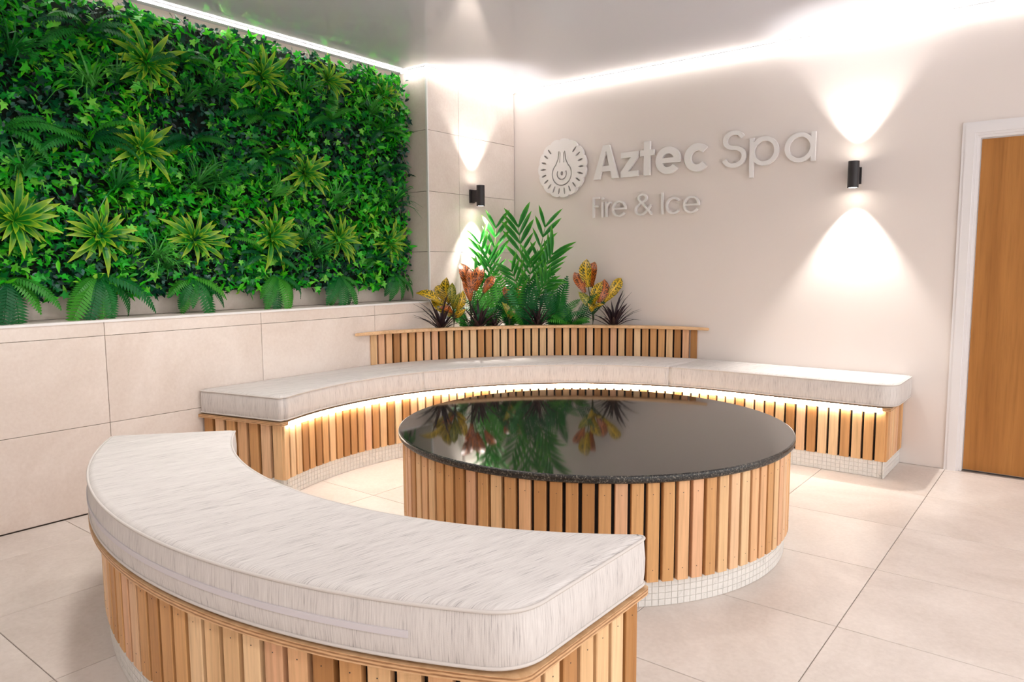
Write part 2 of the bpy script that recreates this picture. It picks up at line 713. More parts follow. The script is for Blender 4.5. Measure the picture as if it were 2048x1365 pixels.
def wall_tile(x, y0, y1, z0, z1, parent=wl, axis='x'):
    """one tile, its face at x (or at y when axis is 'y')"""
    key = (round(y1 - y0, 3), round(z1 - z0, 3), axis)
    if key not in wall_cache:
        if axis == 'x':
            me = bevel_box(0.011, y1 - y0 - 0.0025, z1 - z0 - 0.0025, 0.001)
        elif axis == 'y':
            me = bevel_box(y1 - y0 - 0.0025, 0.011, z1 - z0 - 0.0025, 0.001)
        else:
            me = bevel_box(z1 - z0 - 0.0025, y1 - y0 - 0.0025, 0.011, 0.001)
        me.materials.append(M['wall_tile'])
        wall_cache[key] = me
    if axis == 'x':
        c = (x - 0.0055, (y0 + y1) / 2, (z0 + z1) / 2)
    elif axis == 'y':
        c = ((y0 + y1) / 2, x + 0.0055, (z0 + z1) / 2)
    else:
        c = ((z0 + z1) / 2, (y0 + y1) / 2, x - 0.0055)
    obj('wall_tile', wall_cache[key], None, parent, c)


ycuts = [Y_MIN] + [YJ + 0.9 * k for k in range(-3, 4)] + [-0.004]
for a, b in zip(ycuts[:-1], ycuts[1:]):
    if b - a < 0.03:
        continue
    for z0, z1 in ((0.004, HT), (HT, 2 * HT), (2 * HT, LEDGE)):
        wall_tile(0, a, b, z0, z1)
# pier above the low wall
for a, b in ((RETURN_Y, YJ + 2.7), (YJ + 2.7, -0.004)):
    for z0, z1 in ((LEDGE, 3 * HT), (3 * HT, 4 * HT), (4 * HT, 5 * HT), (5 * HT, CEIL - 0.004)):
        wall_tile(0, a, b, z0, z1)
# recess return (faces the camera), strip behind the ledge, and the ledge itself
for z0, z1 in ((LEDGE, 3 * HT), (3 * HT, 4 * HT), (4 * HT, 5 * HT), (5 * HT, CEIL - 0.004)):
    wall_tile(RETURN_Y, RECESS, -0.003, z0, z1, axis='y')
bcuts = [Y_MIN, -5.2, -4.3, -3.403, -2.80, -2.1988, -1.60, RETURN_Y]
for a, b in zip(bcuts[:-1], bcuts[1:]):
    wall_tile(RECESS, a, b, LEDGE, LEDGE + 0.2)
    wall_tile(LEDGE, a, b, RECESS, -0.012, axis='z')
v, f = join([box(-0.014, 0.0035, Y_MIN, RETURN_Y, LEDGE - 0.010, LEDGE + 0.002)])
obj('ledge_trim', mesh('ledge_trim', v, f), M['trim'], wl)
v, f = join([box(-0.012, 0.0035, RETURN_Y - 0.0035, RETURN_Y + 0.008, LEDGE + 0.002, CEIL - 0.003)])
obj('corner_trim', mesh('corner_trim', v, f), M['trim'], wl)

D0, D1, DTOP = 3.372, 4.29, 1.985       # door opening
wb = thing('wall_back', (3, 0, 0), 'smooth warm white painted wall carrying the raised sign', kind='structure')
v, f = join([box(-0.5, D0, 0, 0.14, 0, CEIL), box(D1, X_MAX + 0.14, 0, 0.14, 0, CEIL), box(D0, D1, 0, 0.14, DTOP, CEIL)])
obj('plaster', mesh('plaster', v, f), M['paint'], wb)
wf = thing('wall_front', (3, Y_MIN, 0), 'plain painted wall behind the camera, out of the picture', kind='structure')
v, f = box(-0.5, X_MAX + 0.14, Y_MIN - 0.14, Y_MIN, 0, CEIL)
obj('plaster', mesh('plaster', v, f), M['paint'], wf)
ce = thing('ceiling', (3, -3, CEIL), 'satin grey white stretch ceiling with soft reflections', kind='structure')
v, f = box(-0.5, X_MAX + 0.14, Y_MIN - 0.14, 0.14, CEIL, CEIL + 0.05)
obj('membrane', mesh('membrane', v, f), M['ceiling'], ce)

# ------------------------------------------------------------------ door
dr = thing('door_1', (D0, 0, 0), 'oak veneered door in a white painted frame', kind='structure')
v, f = join([box(D0 + 0.026, D1 - 0.026, 0.034, 0.078, 0.008, DTOP - 0.027)])
obj('door_leaf', mesh('door_leaf', v, f), M['oak'], dr)
v, f = join([box(D0 + 0.001, D0 + 0.023, 0.0, 0.13, 0, DTOP - 0.001), box(D1 - 0.023, D1 - 0.001, 0.0, 0.13, 0, DTOP - 0.001),
             box(D0 + 0.023, D1 - 0.023, 0.0, 0.13, DTOP - 0.023, DTOP - 0.001)])
obj('door_lining', mesh('door_lining', v, f), M['gloss_white'], dr)
AW = 0.068


def architrave():
    """moulded flat casing with a stepped inner edge"""
    parts = []
    i0, i1, it = D0 + 0.008, D1 - 0.008, DTOP - 0.008
    for (o_in, o_out, dep) in ((0.0, 0.014, 0.010), (0.014, 0.060, 0.019), (0.060, AW + 0.008, 0.015)):
        parts.append(box(i0 - o_out, i0 - o_in, -dep, -0.0005, 0, it + o_out))
        parts.append(box(i1 + o_in, i1 + o_out, -dep, -0.0005, 0, it + o_out))
        parts.append(box(i0 - o_in, i1 + o_in, -dep, -0.0005, it + o_in, it + o_out))
    return join(parts)


v, f = architrave()
obj('architrave', mesh('architrave', v, f), M['gloss_white'], dr)
v, f = box(D0 + 0.026, D1 - 0.026, 0.079, 0.083, 0.0, 0.03)  # dark strip standing in for the shade in the gap under the leaf
obj('door_gap_shade', mesh('door_gap_shade', v, f), M['backing'], dr)

# ------------------------------------------------------------------ perimeter LED lines
LZ = CEIL - 0.012


def led_line(name, a, b, label):
    o = thing(name, ((a[0] + b[0]) / 2, (a[1] + b[1]) / 2, CEIL), label, 'led strip', 'perimeter ceiling lights')
    n = Vector((b[0] - a[0], b[1] - a[1]))
    along_x = abs(n.x) > abs(n.y)
    x0, x1 = sorted((a[0], b[0]))
    y0, y1 = sorted((a[1], b[1]))
    if along_x:
        c = box(x0, x1, y0 - 0.0078, y0 + 0.0078, CEIL - 0.006, CEIL - 0.0005)
        d = box(x0, x1, y0 - 0.008, y0 + 0.008, LZ - 0.002, CEIL - 0.006)
    else:
        c = box(x0 - 0.0078, x0 + 0.0078, y0, y1, CEIL - 0.006, CEIL - 0.0005)
        d = box(x0 - 0.008, x0 + 0.008, y0, y1, LZ - 0.002, CEIL - 0.006)
    obj('channel', mesh('channel', *c), M['trim'], o)
    obj('diffuser', mesh('diffuser', *d), M['led'], o)
    return o


led_line('led_strip', (0.06, -0.032), (X_MAX - 0.02, -0.032), 'glowing white light line along the ceiling above the raised sign')
led_line('led_strip', (0.032, -0.05), (0.032, RETURN_Y - 0.02), 'short light line on the ceiling above the tiled corner pier')
led_line('led_strip', (0.022, RETURN_Y - 0.032), (RECESS + 0.06, RETURN_Y - 0.032), 'shortest light line across the end of the green wall recess')
led_line('led_strip', (RECESS + 0.09, RETURN_Y - 0.06), (RECESS + 0.09, Y_MIN + 0.02), 'long light line on the ceiling above the living wall')

# ------------------------------------------------------------------ slats and mosaic
slat_cache = {}


def slat_mesh(w, d, h):
    key = (round(w, 4), round(d, 4), round(h, 4))
    if key not in slat_cache:
        c = 0.0022
        poly = [(-w / 2, -d), (w / 2, -d), (w / 2, -c), (w / 2 - c, 0), (-w / 2 + c, 0), (-w / 2, -c)]
        v, f = prism(poly, 0, h)
        me = mesh('slat', v, f)
        me.materials.append(M['cedar'])
        slat_cache[key] = me
    return slat_cache[key]


nail_me = mesh('nail', *lathe([(0.0017, 0), (0.0017, 0.0006)], 6))
nail_me.materials.append(M['black_metal'])


def slats(parent, path, pitch, width, z0, z1, side, depth=0.022, nails=False):
    """upright slats along a path; side +1: they face left of the heading"""
    pts, st = resample(path, pitch)
    me = slat_mesh(width * st / pitch, depth, z1 - z0)
    for x, y, a in pts:
        face = a + side * PI / 2
        s = obj('slat', me, None, parent, (x, y, z0), (0, 0, face - PI / 2))
        if nails:
            for dz in (0.045, z1 - z0 - 0.045):
                obj('nail', nail_me, None, s, (random.uniform(-0.004, 0.004), 0.0, dz), (-PI / 2, 0, 0), local=True)
    return pts


def mosaic(parent, path, z0, z1, side, single_at=None, rows=4, pitch=0.0255):
    """small marble tiles round a plinth; those nearest single_at are pieces of their own, the rest one part"""
    pts, st = resample(path, pitch)
    rh = (z1 - z0) / rows
    cells = [(x, y, a, r) for x, y, a in pts for r in range(rows)]
    singles = set()
    if single_at is not None:
        order = sorted(range(len(cells)), key=lambda k: single_at(cells[k][0], cells[k][1]))
        singles = set(order[:296])
    w, h, d = st - 0.0022, rh - 0.0022, 0.006
    V0, F0 = box(-w / 2, w / 2, -d, 0, -h / 2, h / 2)
    me = mesh('mosaic_tile', V0, F0)
    me.materials.append(M['mosaic'])
    V, Fc = [], []
    for k, (x, y, a, r) in enumerate(cells):
        face = a + side * PI / 2
        z = z0 + (r + 0.5) * rh
        if k in singles:
            obj('mosaic_tile', me, None, parent, (x, y, z), (0, 0, face - PI / 2))
        else:
            c, s = math.cos(face - PI / 2), math.sin(face - PI / 2)
            n = len(V)
            V += [(x + p[0] * c - p[1] * s, y + p[0] * s + p[1] * c, z + p[2]) for p in V0]
            Fc += [tuple(i + n for i in q) for q in F0]
    if V:
        o = obj('mosaic_tiles', mesh('mosaic_tiles', V, Fc), M['mosaic'], parent)
        o['kind'] = 'stuff'


def wall_band(path, thick, z0, z1, side, closed=False):
    """upright band of that thickness behind a path (away from the side it faces)"""
    P = [Vector(p) for p in path]
    n = len(P)
    Q = []
    for i in range(n):
        a = P[i - 1] if (i > 0 or closed) else P[i]
        b = P[(i + 1) % n] if (i < n - 1 or closed) else P[i]
        d = (b - a).normalized()
        nm = Vector((-d.y, d.x)) * side
        Q.append(P[i] - nm * thick)
    V = []
    for p, q in zip(P, Q):
        V += [(p.x, p.y, z0), (p.x, p.y, z1), (q.x, q.y, z1), (q.x, q.y, z0)]
    Fc = []
    for i in range(n if closed else n - 1):
        a, b = i * 4, ((i + 1) % n) * 4
        for k in range(4):
            Fc.append((a + k, a + (k + 1) % 4, b + (k + 1) % 4, b + k))
    if not closed:
        Fc += [(0, 3, 2, 1), (n * 4 - 4, n * 4 - 3, n * 4 - 2, n * 4 - 1)]
    return V, Fc


# ------------------------------------------------------------------ table
table = thing('round_table', (TX, TY, 0), 'large round table with polished black granite top and cedar slat drum', 'table')
prof = [(0.0, 0.474), (0.905, 0.474), (0.9105, 0.479), (0.912, 0.486), (0.912, 0.494), (0.9105, 0.5005), (0.905, 0.504), (0.0, 0.504)]
v, f = lathe(prof[1:-1], 160)
top = obj('granite_top', mesh('granite_top', v, f, smooth=False), M['granite'], table, (TX, TY, 0))
top.data.materials.append(M['granite_edge'])
for p_ in top.data.polygons:
    p_.material_index = 1 if abs(p_.normal.z) < 0.95 else 0
circ = arc(TX, TY, 0.893, 0, 360, 180)
slats(table, circ, 0.0588, 0.0448, 0.100, 0.473, -1, nails=True)
v, f = wall_band(arc(TX, TY, 0.870, 0, 360, 120)[:-1], 0.02, 0.095, 0.473, -1, closed=True)
obj('drum_backing', mesh('drum_backing', v, f), M['backing'], table)
v, f = wall_band(arc(TX, TY, 0.874, 0, 360, 160)[:-1], 0.03, 0.0, 0.0995, -1, closed=True)
obj('plinth', mesh('plinth', v, f), M['mosaic_grout'], table)
mosaic(table, arc(TX, TY, 0.8765, 0, 360, 240), 0.001, 0.0995, -1, lambda x, y: (x - 2.95) ** 2 + (y + 2.75) ** 2)

# ------------------------------------------------------------------ benches
RI = 1.65            # slat face of the back bench
SZ0, SZ1 = 0.100, 0.400   # slats
BZ1 = 0.418          # top of seat board
CZ1 = 0.560          # top of cushions
bench = thing('corner_bench', (0.9, -0.9, 0), 'curved cedar slat bench built into the corner with lit front edge', 'bench')


def polar(r, a):
    return (TX + r * math.cos(R(a)), TY + r * math.sin(R(a)))


END_L0, END_L1 = Vector((0.012, -2.915)), Vector((0.590, -2.785))
aL = math.degrees(math.atan2(-2.785 - TY, 0.590 - TX)) % 360    # end of the arc near the left wall
front_path = [(3.066, TY + RI), (2.5, TY + RI)] + arc(TX, TY, RI, 90, aL, 90)
end_left = [tuple(END_L1), tuple(END_L0)]
end_right = [(3.070, -0.008), (3.070, TY + RI)]
arc_path = arc(TX, TY, RI, 90, aL, 90)
slats(bench, arc_path, 0.0585, 0.0455, SZ0, SZ1, 1)
slats(bench, [(3.066, TY + RI), (2.10, TY + RI)], 0.0665, 0.0520, SZ0, SZ1, 1)
slats(bench, end_left, 0.082, 0.061, SZ0, SZ1, 1)
slats(bench, end_right, 0.064, 0.050, SZ0, SZ1, 1)
back_path = [(3.046, -0.004), (3.046, TY + RI + 0.024), (2.10, TY + RI + 0.024)] + arc(TX, TY, RI + 0.024, 90, aL, 90)[1:-1] + [(0.574, -2.764), (0.004, -2.892)]
v, f = wall_band(back_path, 0.012, 0.0, SZ1, 1)
obj('bench_backing', mesh('bench_backing', v, f), M['backing'], bench)
pl_path = [(3.058, -0.004), (3.058, TY + RI + 0.012), (2.10, TY + RI + 0.012)] + arc(TX, TY, RI + 0.012, 90, aL, 90)[1:-1] + [(0.582, -2.774), (0.004, -2.903)]
v, f = wall_band(pl_path, 0.010, 0.0, SZ0, 1)
obj('plinth', mesh('plinth', v, f), M['mosaic_grout'], bench)
mosaic(bench, [(p[0], p[1]) for p in inset(pl_path, 0)] if False else
       [(3.0605, -0.004), (3.0605, TY + RI + 0.0095), (2.10, TY + RI + 0.0095)] + arc(TX, TY, RI + 0.0095, 90, aL, 90)[1:-1] + [(0.583, -2.777), (0.004, -2.906)],
       0.001, SZ0 - 0.001, 1)
# seat board
RB = 1.636
board = [(0.004, -2.935), (0.606, -2.800)] + arc(TX, TY, RB, aL - 0.4, 90, 90) + [(3.085, TY + RB), (3.085, -0.004), (0.004, -0.004)]
v, f = prism(ccw(board), SZ1, BZ1)
obj('seat_board', mesh('seat_board', v, f), M['ply'], bench)
# light line on the front edge of the seat board
led_path = [(3.040, TY + RB - 0.0005)] + arc(TX, TY, RB - 0.0005, 90, aL - 1.0, 120)
v, f = wall_band(led_path[::-1], -0.007, SZ1 - 0.010, SZ1 + 0.017, 1)
obj('led_strip', mesh('led_strip', v, f), M['led_bench'], bench)['label'] = 'glowing warm white light line under the seat edge'

# front bench
FO, FI = 2.046, 1.615          # slat faces
fb = thing('curved_bench', (2.2, -3.8, 0), 'freestanding curved cedar slat bench nearest the camera', 'bench')
A_END = 232.0
XE = 3.056


OXC = TX - 0.025          # the outer face is struck from a point a little to the left


def end_angle(r, x, cx=TX):
    return 360 - math.degrees(math.acos((x - cx) / r))


outer = arc(OXC, TY, FO, A_END, end_angle(FO, XE, OXC), 70)
inner = arc(TX, TY, FI, A_END, end_angle(FI, XE), 60)
slats(fb, outer, 0.0715, 0.0555, SZ0, SZ1, -1, nails=True)
slats(fb, inner, 0.0585, 0.0455, SZ0, SZ1, 1)
slats(fb, [outer[-1], inner[-1]], 0.0680, 0.0530, SZ0, SZ1, -1, nails=True)
slats(fb, [inner[0], outer[0]], 0.0680, 0.0530, SZ0, SZ1, -1)


def ring_outline(ro, ri, a0, xe, n=70, rnd=0.0):
    """ring sector cut off straight at x = xe; its outer corner there rounded"""
    if rnd:
        ae = end_angle(ro, xe, OXC)
        o_ = arc(OXC, TY, ro, a0, ae - math.degrees(rnd * 1.05 / ro), n)
        c_ = (OXC + ro * math.cos(R(ae)), TY + ro * math.sin(R(ae)))
        ai = end_angle(ri, xe)
        i_ = [polar(ri, ai)] + arc(TX, TY, ri, ai - math.degrees(0.05 / ri), a0, n)
        return round_poly(ccw(o_ + [c_] + i_), {len(o_): rnd, len(o_) + 1: 0.04}, 8)
    return ccw(arc(OXC, TY, ro, a0, end_angle(ro, xe, OXC), n) + arc(TX, TY, ri, end_angle(ri, xe), a0, n))


def closed_band(poly, thick, z0, z1):
    return wall_band(poly, thick, z0, z1, -1, closed=True)


o_b = ring_outline(FO - 0.024, FI + 0.024, A_END + 0.7, XE - 0.024)
v, f = closed_band(o_b, 0.012, 0.0, SZ1)
obj('bench_backing', mesh('bench_backing', v, f), M['backing'], fb)
o_p = ring_outline(FO - 0.014, FI + 0.014, A_END + 0.4, XE - 0.014)
v, f = closed_band(o_p, 0.009, 0.0, SZ0)
obj('plinth', mesh('plinth', v, f), M['mosaic_grout'], fb)
o_m = ring_outline(FO - 0.0105, FI + 0.0105, A_END + 0.3, XE - 0.0105)
mosaic(fb, o_m + [o_m[0]], 0.001, SZ0 - 0.001, -1, lambda x, y: (x - 1.45) ** 2 + (y + 4.07) ** 2)
ol = ring_outline(FO + 0.032, FI - 0.016, A_END - 0.6, XE + 0.022, rnd=0.035)
v, f = prism(ol, SZ1, BZ1)
obj('seat_board', mesh('seat_board', v, f), M['ply'], fb)


# ------------------------------------------------------------------ cushions
FAB = R(80.0)


def dense(poly, step=0.04):
    out = []
    n = len(poly)
    for i in range(n):
        a, b = Vector(poly[i]), Vector(poly[(i + 1) % n])
        k = max(1, int((b - a).length / step))
        for j in range(k):
            p = a.lerp(b, j / k)
            out.append((p.x, p.y))
    return out


def cushion(name, poly, label, zipper=None):
    poly = dense(ccw(poly))
    n = len(poly)
    cx = sum(p[0] for p in poly) / n
    cy = sum(p[1] for p in poly) / n
    root = thing(name, (cx, cy, BZ1), label, 'cushion', 'bench seat cushions')
    z0, z1 = BZ1 + 0.001, CZ1
    hgt = z1 - z0
    prof = [(0.014, z0), (0.004, z0 + 0.006), (0.0, z0 + 0.012), (-0.003, z0 + hgt * 0.3), (-0.004, z0 + hgt * 0.55), (0.0, z1 - 0.016),
            (0.004, z1 - 0.008), (0.011, z1 - 0.003), (0.020, z1)]
    V, uvs_v = [], []
    arcl = [0.0]
    for i in range(1, n + 1):
        arcl.append(arcl[-1] + (Vector(poly[i % n]) - Vector(poly[i - 1])).length)
    rings = []
    for d, z in prof:
        q = inset(poly, d)
        rings.append([(x, y, z) for x, y in q])
        V += rings[-1]
    ca, sa = math.cos(FAB), math.sin(FAB)

    def top_uv(p):
        return (p[0] * ca + p[1] * sa, -p[0] * sa + p[1] * ca)
    Fc, uv = [], []
    nside = 6
    for k in range(len(prof) - 1):
        for i in range(n):
            j = (i + 1) % n
            q = (k * n + i, k * n + j, (k + 1) * n + j, (k + 1) * n + i)
            Fc.append(q)
            if k < nside:
                uv += [(V[q[0]][2] * 1.0 + 5, arcl[i]), (V[q[1]][2] + 5, arcl[i + 1]), (V[q[2]][2] + 5, arcl[i + 1]), (V[q[3]][2] + 5, arcl[i])]
            else:
                uv += [top_uv(V[a]) for a in q]
    last = (len(prof) - 1) * n
    for tri in tess([(p[0], p[1]) for p in rings[0]], 0, False, 0) + tess([(p[0], p[1]) for p in rings[-1]], 0, True, last):
        Fc.append(tri)
        uv += [top_uv(V[a]) for a in tri]
    me = mesh('cushion_body', V, Fc, uv, smooth=True)
    body = obj('cushion_body', me, M['fabric'], root)
    for nm, d, z in (('piping', 0.000, z1 - 0.010), ('piping', -0.001, z0 + 0.011)):
        q = inset(poly, d)
        v, f = tube([(x, y, z) for x, y in q], 0.0042, 6, closed=True)
        obj(nm, mesh(nm, v, f, smooth=True), M['piping'], body)
    if zipper:
        a0, a1, rr = zipper
        P = arc(OXC, TY, rr, a0, a1, 50)
        zc = z0 + hgt * 0.47
        Vz, Fz = wall_band(P, -0.004, zc - 0.0075, zc + 0.0075, -1)
        obj('zip', mesh('zip', Vz, Fz), M['zip'], body)['label'] = 'pale sewn zip tape'
    return root


RC = 1.642
RW = 2.128
aS1 = math.degrees(math.acos((1.722 - TX) / RC))
aS0 = 180 - math.degrees(math.asin((-1.655 - TY) / RC))
left_poly = round_poly([(0.010, -1.704), (0.010, -2.925), (0.598, -2.795)], {1: 0.02, 2: 0.03}) + arc(TX, TY, RC, aL - 0.6, aS0 + 0.15, 30)
cushion('seat_cushion', left_poly, 'pale woven seat cushion on the left end of the corner bench, against the tiled wall')
aw0 = 180 - math.degrees(math.acos((TX - 0.010) / RW))
aw1 = 90 + math.degrees(math.acos((-0.010 - TY) / RW))
mid_poly = arc(TX, TY, RC, aS0 - 0.15, aS1 + 0.15, 50) + arc(TX, TY, RW, aw1, aw0, 60)
cushion('seat_cushion', mid_poly, 'pale woven curved seat cushion in the corner, below the planter slats')
right_poly = round_poly([(1.740, -0.010), (3.108, -0.010), (3.108, TY + RC), (2.12, TY + RC)], {1: 0.02, 2: 0.11}, 7)[::-1]
right_poly = ccw(arc(TX, TY, RC, aS1 - 0.15, 90, 12) + round_poly([(2.12, TY + RC), (3.108, TY + RC), (3.108, -0.010), (1.736, -0.010)], {1: 0.11, 2: 0.015}, 7))
cushion('seat_cushion', right_poly, 'pale woven seat cushion on the right bench end, below the lamp beside the door')
FCO, FCI = 2.072, 1.603
front_poly = ring_outline(FCO, FCI, A_END - 0.3, XE + 0.014, 70, 0.08)
cushion('seat_cushion', front_poly, 'large pale woven curved cushion on the front bench, zip along its side', (243, 292, FCO + 0.003))

# ------------------------------------------------------------------ planter behind the seat
planter = thing('corner_planter', (0.3, -0.3, BZ1), 'curved cedar slat planter box in the corner behind the bench', 'planter')
RP = 2.135
ap0 = 180 - math.degrees(math.acos((TX - 0.012) / RP))
ap1 = 90 + math.degrees(math.acos((-0.012 - TY) / RP))
slats(planter, arc(TX, TY, RP, ap1, ap0, 80), 0.0600, 0.0465, BZ1 + 0.001, 0.768, 1, nails=False)
aq0 = 180 - math.degrees(math.acos((TX - 0.006) / (RP + 0.024)))
aq1 = 90 + math.degrees(math.acos((-0.006 - TY) / (RP + 0.024)))
v, f = wall_band(arc(TX, TY, RP + 0.023, aq1, aq0, 60), 0.012, BZ1 + 0.001, 0.768, 1)
obj('planter_backing', mesh('planter_backing', v, f), M['backing'], planter)
RK0, RK1 = 2.104, 2.176
k0 = 180 - math.degrees(math.acos((TX - 0.006) / RK1))
k1 = 90 + math.degrees(math.acos((-0.006 - TY) / RK1))
j0 = 180 - math.degrees(math.acos((TX - 0.012) / RK0)) if TX - 0.012 < RK0 else 174
j1 = 90 + math.degrees(math.acos((-0.012 - TY) / RK0)) if -0.012 - TY < RK0 else 96
j0, j1 = min(j0, 171.6), max(j1, 98.3)
cap = ccw(arc(TX, TY, RK0, j1, j0, 80) + arc(TX, TY, RK1, k0, k1, 80))
V, Fc = [], []
nn = len(cap)
for d, z in ((0.004, 0.7685), (0.0, 0.7725), (0.0, 0.7860), (0.005, 0.7905)):
    V += [(x, y, z) for x, y in inset(cap, d)]
for k in range(3):
    Fc += [(k * nn + i, k * nn + (i + 1) % nn, (k + 1) * nn + (i + 1) % nn, (k + 1) * nn + i) for i in range(nn)]
Fc += tess([(p[0], p[1]) for p in V[:nn]], 0, False, 0) + tess([(p[0], p[1]) for p in V[3 * nn:]], 0, True, 3 * nn)
obj('capping', mesh('capping', V, Fc), M['cap_wood'], planter)
b0 = 180 - math.degrees(math.acos((TX - 0.004) / 2.172))
b1 = 90 + math.degrees(math.acos((-0.004 - TY) / 2.172))
fill = ccw(arc(TX, TY, 2.172, b1, b0, 50) + [(0.004, -0.004)])
v, f = prism(fill, 0.735, 0.755)
obj('planter_fill', mesh('planter_fill', v, f), M['fill'], planter)

# ------------------------------------------------------------------ wall lamps
def wall_lamp(at_wall, out, label):
    """up and down cylinder lamp: at_wall a point on the wall, out the unit vector into the room"""
    zc = 1.797
    root = thing('wall_lamp', (at_wall[0], at_wall[1], zc), label, 'wall lamp', 'black cylinder wall lamps')
    ang = math.atan2(out[1], out[0])
    rot = (0, 0, ang - PI / 2)      # local +y points into the room
    hh, rr, off = 0.0815, 0.0325, 0.098
    # housing: open tube at both ends
    prof = [(rr - 0.004, -hh + 0.012), (rr - 0.002, -hh), (rr, -hh), (rr, hh), (rr - 0.002, hh), (rr - 0.004, hh - 0.012)]
    v, f = lathe(prof, 40)
    c = (at_wall[0] + out[0] * off, at_wall[1] + out[1] * off, zc)
    body = obj('housing', mesh('housing', v, f[:-2], smooth=False), M['black_metal'], root, c)
    v, f = join([box(-0.026, 0.026, 0.0005, 0.016, -0.052, 0.052), box(-0.018, 0.018, 0.016, off - rr + 0.006, -0.046, 0.046)])
    obj('bracket', mesh('bracket', v, f), M['black_metal'], root, (at_wall[0], at_wall[1], zc), rot)
    for s in (-1, 1):
        v, f = lathe([(rr - 0.0045, 0), (rr - 0.0045, 0.003)], 32)
        obj('lens', mesh('lens', v, f), M['lamp_lens'], body, (0, 0, s * (hh - 0.0045) - 0.0015), local=True)
        ld = bpy.data.lights.new('lamp_beam', 'SPOT')
        ld.energy = SCONCE_SPOT * (2.0 if s < 0 else 1.0)
        ld.color = (1.0, 0.955, 0.90)
        ld.spot_size = R(78)
        ld.spot_blend = 0.55
        ld.shadow_soft_size = 0.018
        lo = bpy.data.objects.new('lamp_beam', ld)
        col.objects.link(lo)
        lo.parent = root
        lo.location = (out[0] * off, out[1] * off, s * (hh + 0.004))
        lo.rotation_euler = (0 if s < 0 else PI, 0, 0)
    return root


wall_lamp((2.742, 0.0), (0, -1), 'black up and down cylinder lamp on the painted wall beside the door')
wall_lamp((0.0, -0.565), (1, 0), 'black up and down cylinder lamp on the tiled corner pier')

# ------------------------------------------------------------------ unseen ceiling fill lights, added for general illumination
def fill_light(x, y, label, e=1.0):
    root = thing('added_fill_light', (x, y, CEIL), label, 'fill_light', 'unseen added ceiling fill lights')
    v, f = lathe([(0.036, -0.001), (0.038, -0.006), (0.052, -0.004), (0.054, -0.0005)], 32)
    obj('bezel', mesh('bezel', v, f[:-2]), M['gloss_white'], root, (x, y, CEIL))
    v, f = lathe([(0.036, -0.003), (0.036, -0.001)], 24)
    obj('lens', mesh('lens', v, f), M['fill_lens'], root, (x, y, CEIL))
    ld = bpy.data.lights.new('fill_beam', 'SPOT')
    ld.energy = FILL_LIGHT * e
    ld.color = (1.0, 0.965, 0.93)
    ld.spot_size = R(140)
    ld.spot_blend = 0.9
    ld.shadow_soft_size = 0.12
    lo = bpy.data.objects.new('fill_beam', ld)
    col.objects.link(lo)
    lo.parent = root
    lo.location = (0, 0, -0.02)


for x, y, lab, e in ((4.9, -1.7, 'added fill light nearest the oak door', 1.0), (4.9, -3.5, 'added fill light to the right of the camera', 1.0),
                     (4.4, -5.5, 'added fill light behind the camera on the door side', 1.0),
                     (2.4, -5.6, 'added fill light behind the front bench', 1.0), (1.5, -3.7, 'added fill light over the front bench', 1.0), (2.1, -2.1, 'added fill light over the round table', 0.5),
                     (1.1, -2.45, 'added fill light nearest the middle of the living wall', 0.8), (0.8, -3.5, 'added fill light in front of the left part of the living wall', 0.8)):
    fill_light(x, y, lab, e)

# ------------------------------------------------------------------ raised sign
def ring2(cx, cz, ro, ri, a0, a1, n=28, sx=1.0):
    return [[(cx + sx * ri * math.cos(R(a0 + (a1 - a0) * i / n)), cz + ri * math.sin(R(a0 + (a1 - a0) * i / n))) for i in range(n + 1)],
            [(cx + sx * ro * math.cos(R(a0 + (a1 - a0) * i / n)), cz + ro * math.sin(R(a0 + (a1 - a0) * i / n))) for i in range(n + 1)]]


def band_solid(two, y0, y1):
    """solid between two polylines in the wall plane"""
    A, B = two
    n = len(A)
    V = [(x, y0, z) for x, z in A] + [(x, y0, z) for x, z in B] + [(x, y1, z) for x, z in A] + [(x, y1, z) for x, z in B]
    Fc = []
    for i in range(n - 1):
        Fc += [(i, i + 1, n + i + 1, n + i), (2 * n + i, 3 * n + i, 3 * n + i + 1, 2 * n + i + 1),
               (i, 2 * n + i, 2 * n + i + 1, i + 1), (n + i, n + i + 1, 3 * n + i + 1, 3 * n + i)]
    Fc += [(0, n, 3 * n, 2 * n), (n - 1, 3 * n - 1, 4 * n - 1, 2 * n - 1)]
    return V, Fc


def poly_solid(poly, y0, y1):
    n = len(poly)
    V = [(x, y0, z) for x, z in poly] + [(x, y1, z) for x, z in poly]
    Fc = [tuple(range(n)), tuple(range(2 * n - 1, n - 1, -1))] + [(i, n + i, n + (i + 1) % n, (i + 1) % n) for i in range(n)]
    return V, Fc


def stroke(path, w, y0, y1):
    """constant width stroke along a polyline"""
    P = [Vector(p) for p in path]
    A, B = [], []
    for i in range(len(P)):
        a = P[max(0, i - 1)]
        b = P[min(len(P) - 1, i + 1)]
        d = (b - a).normalized()
        nrm = Vector((-d.y, d.x))
        A.append(tuple(P[i] + nrm * w / 2))
        B.append(tuple(P[i] - nrm * w / 2))
    return band_solid([A, B], y0, y1)


sign = thing('wall_sign', (1.4, -0.002, 1.9), 'raised white acrylic lettering and round emblem on the painted wall', 'sign')
YF, YB = -0.034, -0.012     # front and back of the letters
BL = 1.913


def letter(parts, name='letter'):
    # strokes that cross differ a hair in depth
    parts = [([(p[0], p[1] + 0.0005 * k if p[1] < YB - 0.002 else p[1], p[2]) for p in v], f) for k, (v, f) in enumerate(parts)]
    v, f = join(parts)
    o = obj(name, mesh(name, v, f), M['acrylic'], sign)
    # stand-off pins fix each letter to the wall
    return o


def bar(x0, x1, z0, z1):
    return poly_solid([(x0, z0), (x1, z0), (x1, z1), (x0, z1)], YF, YB)


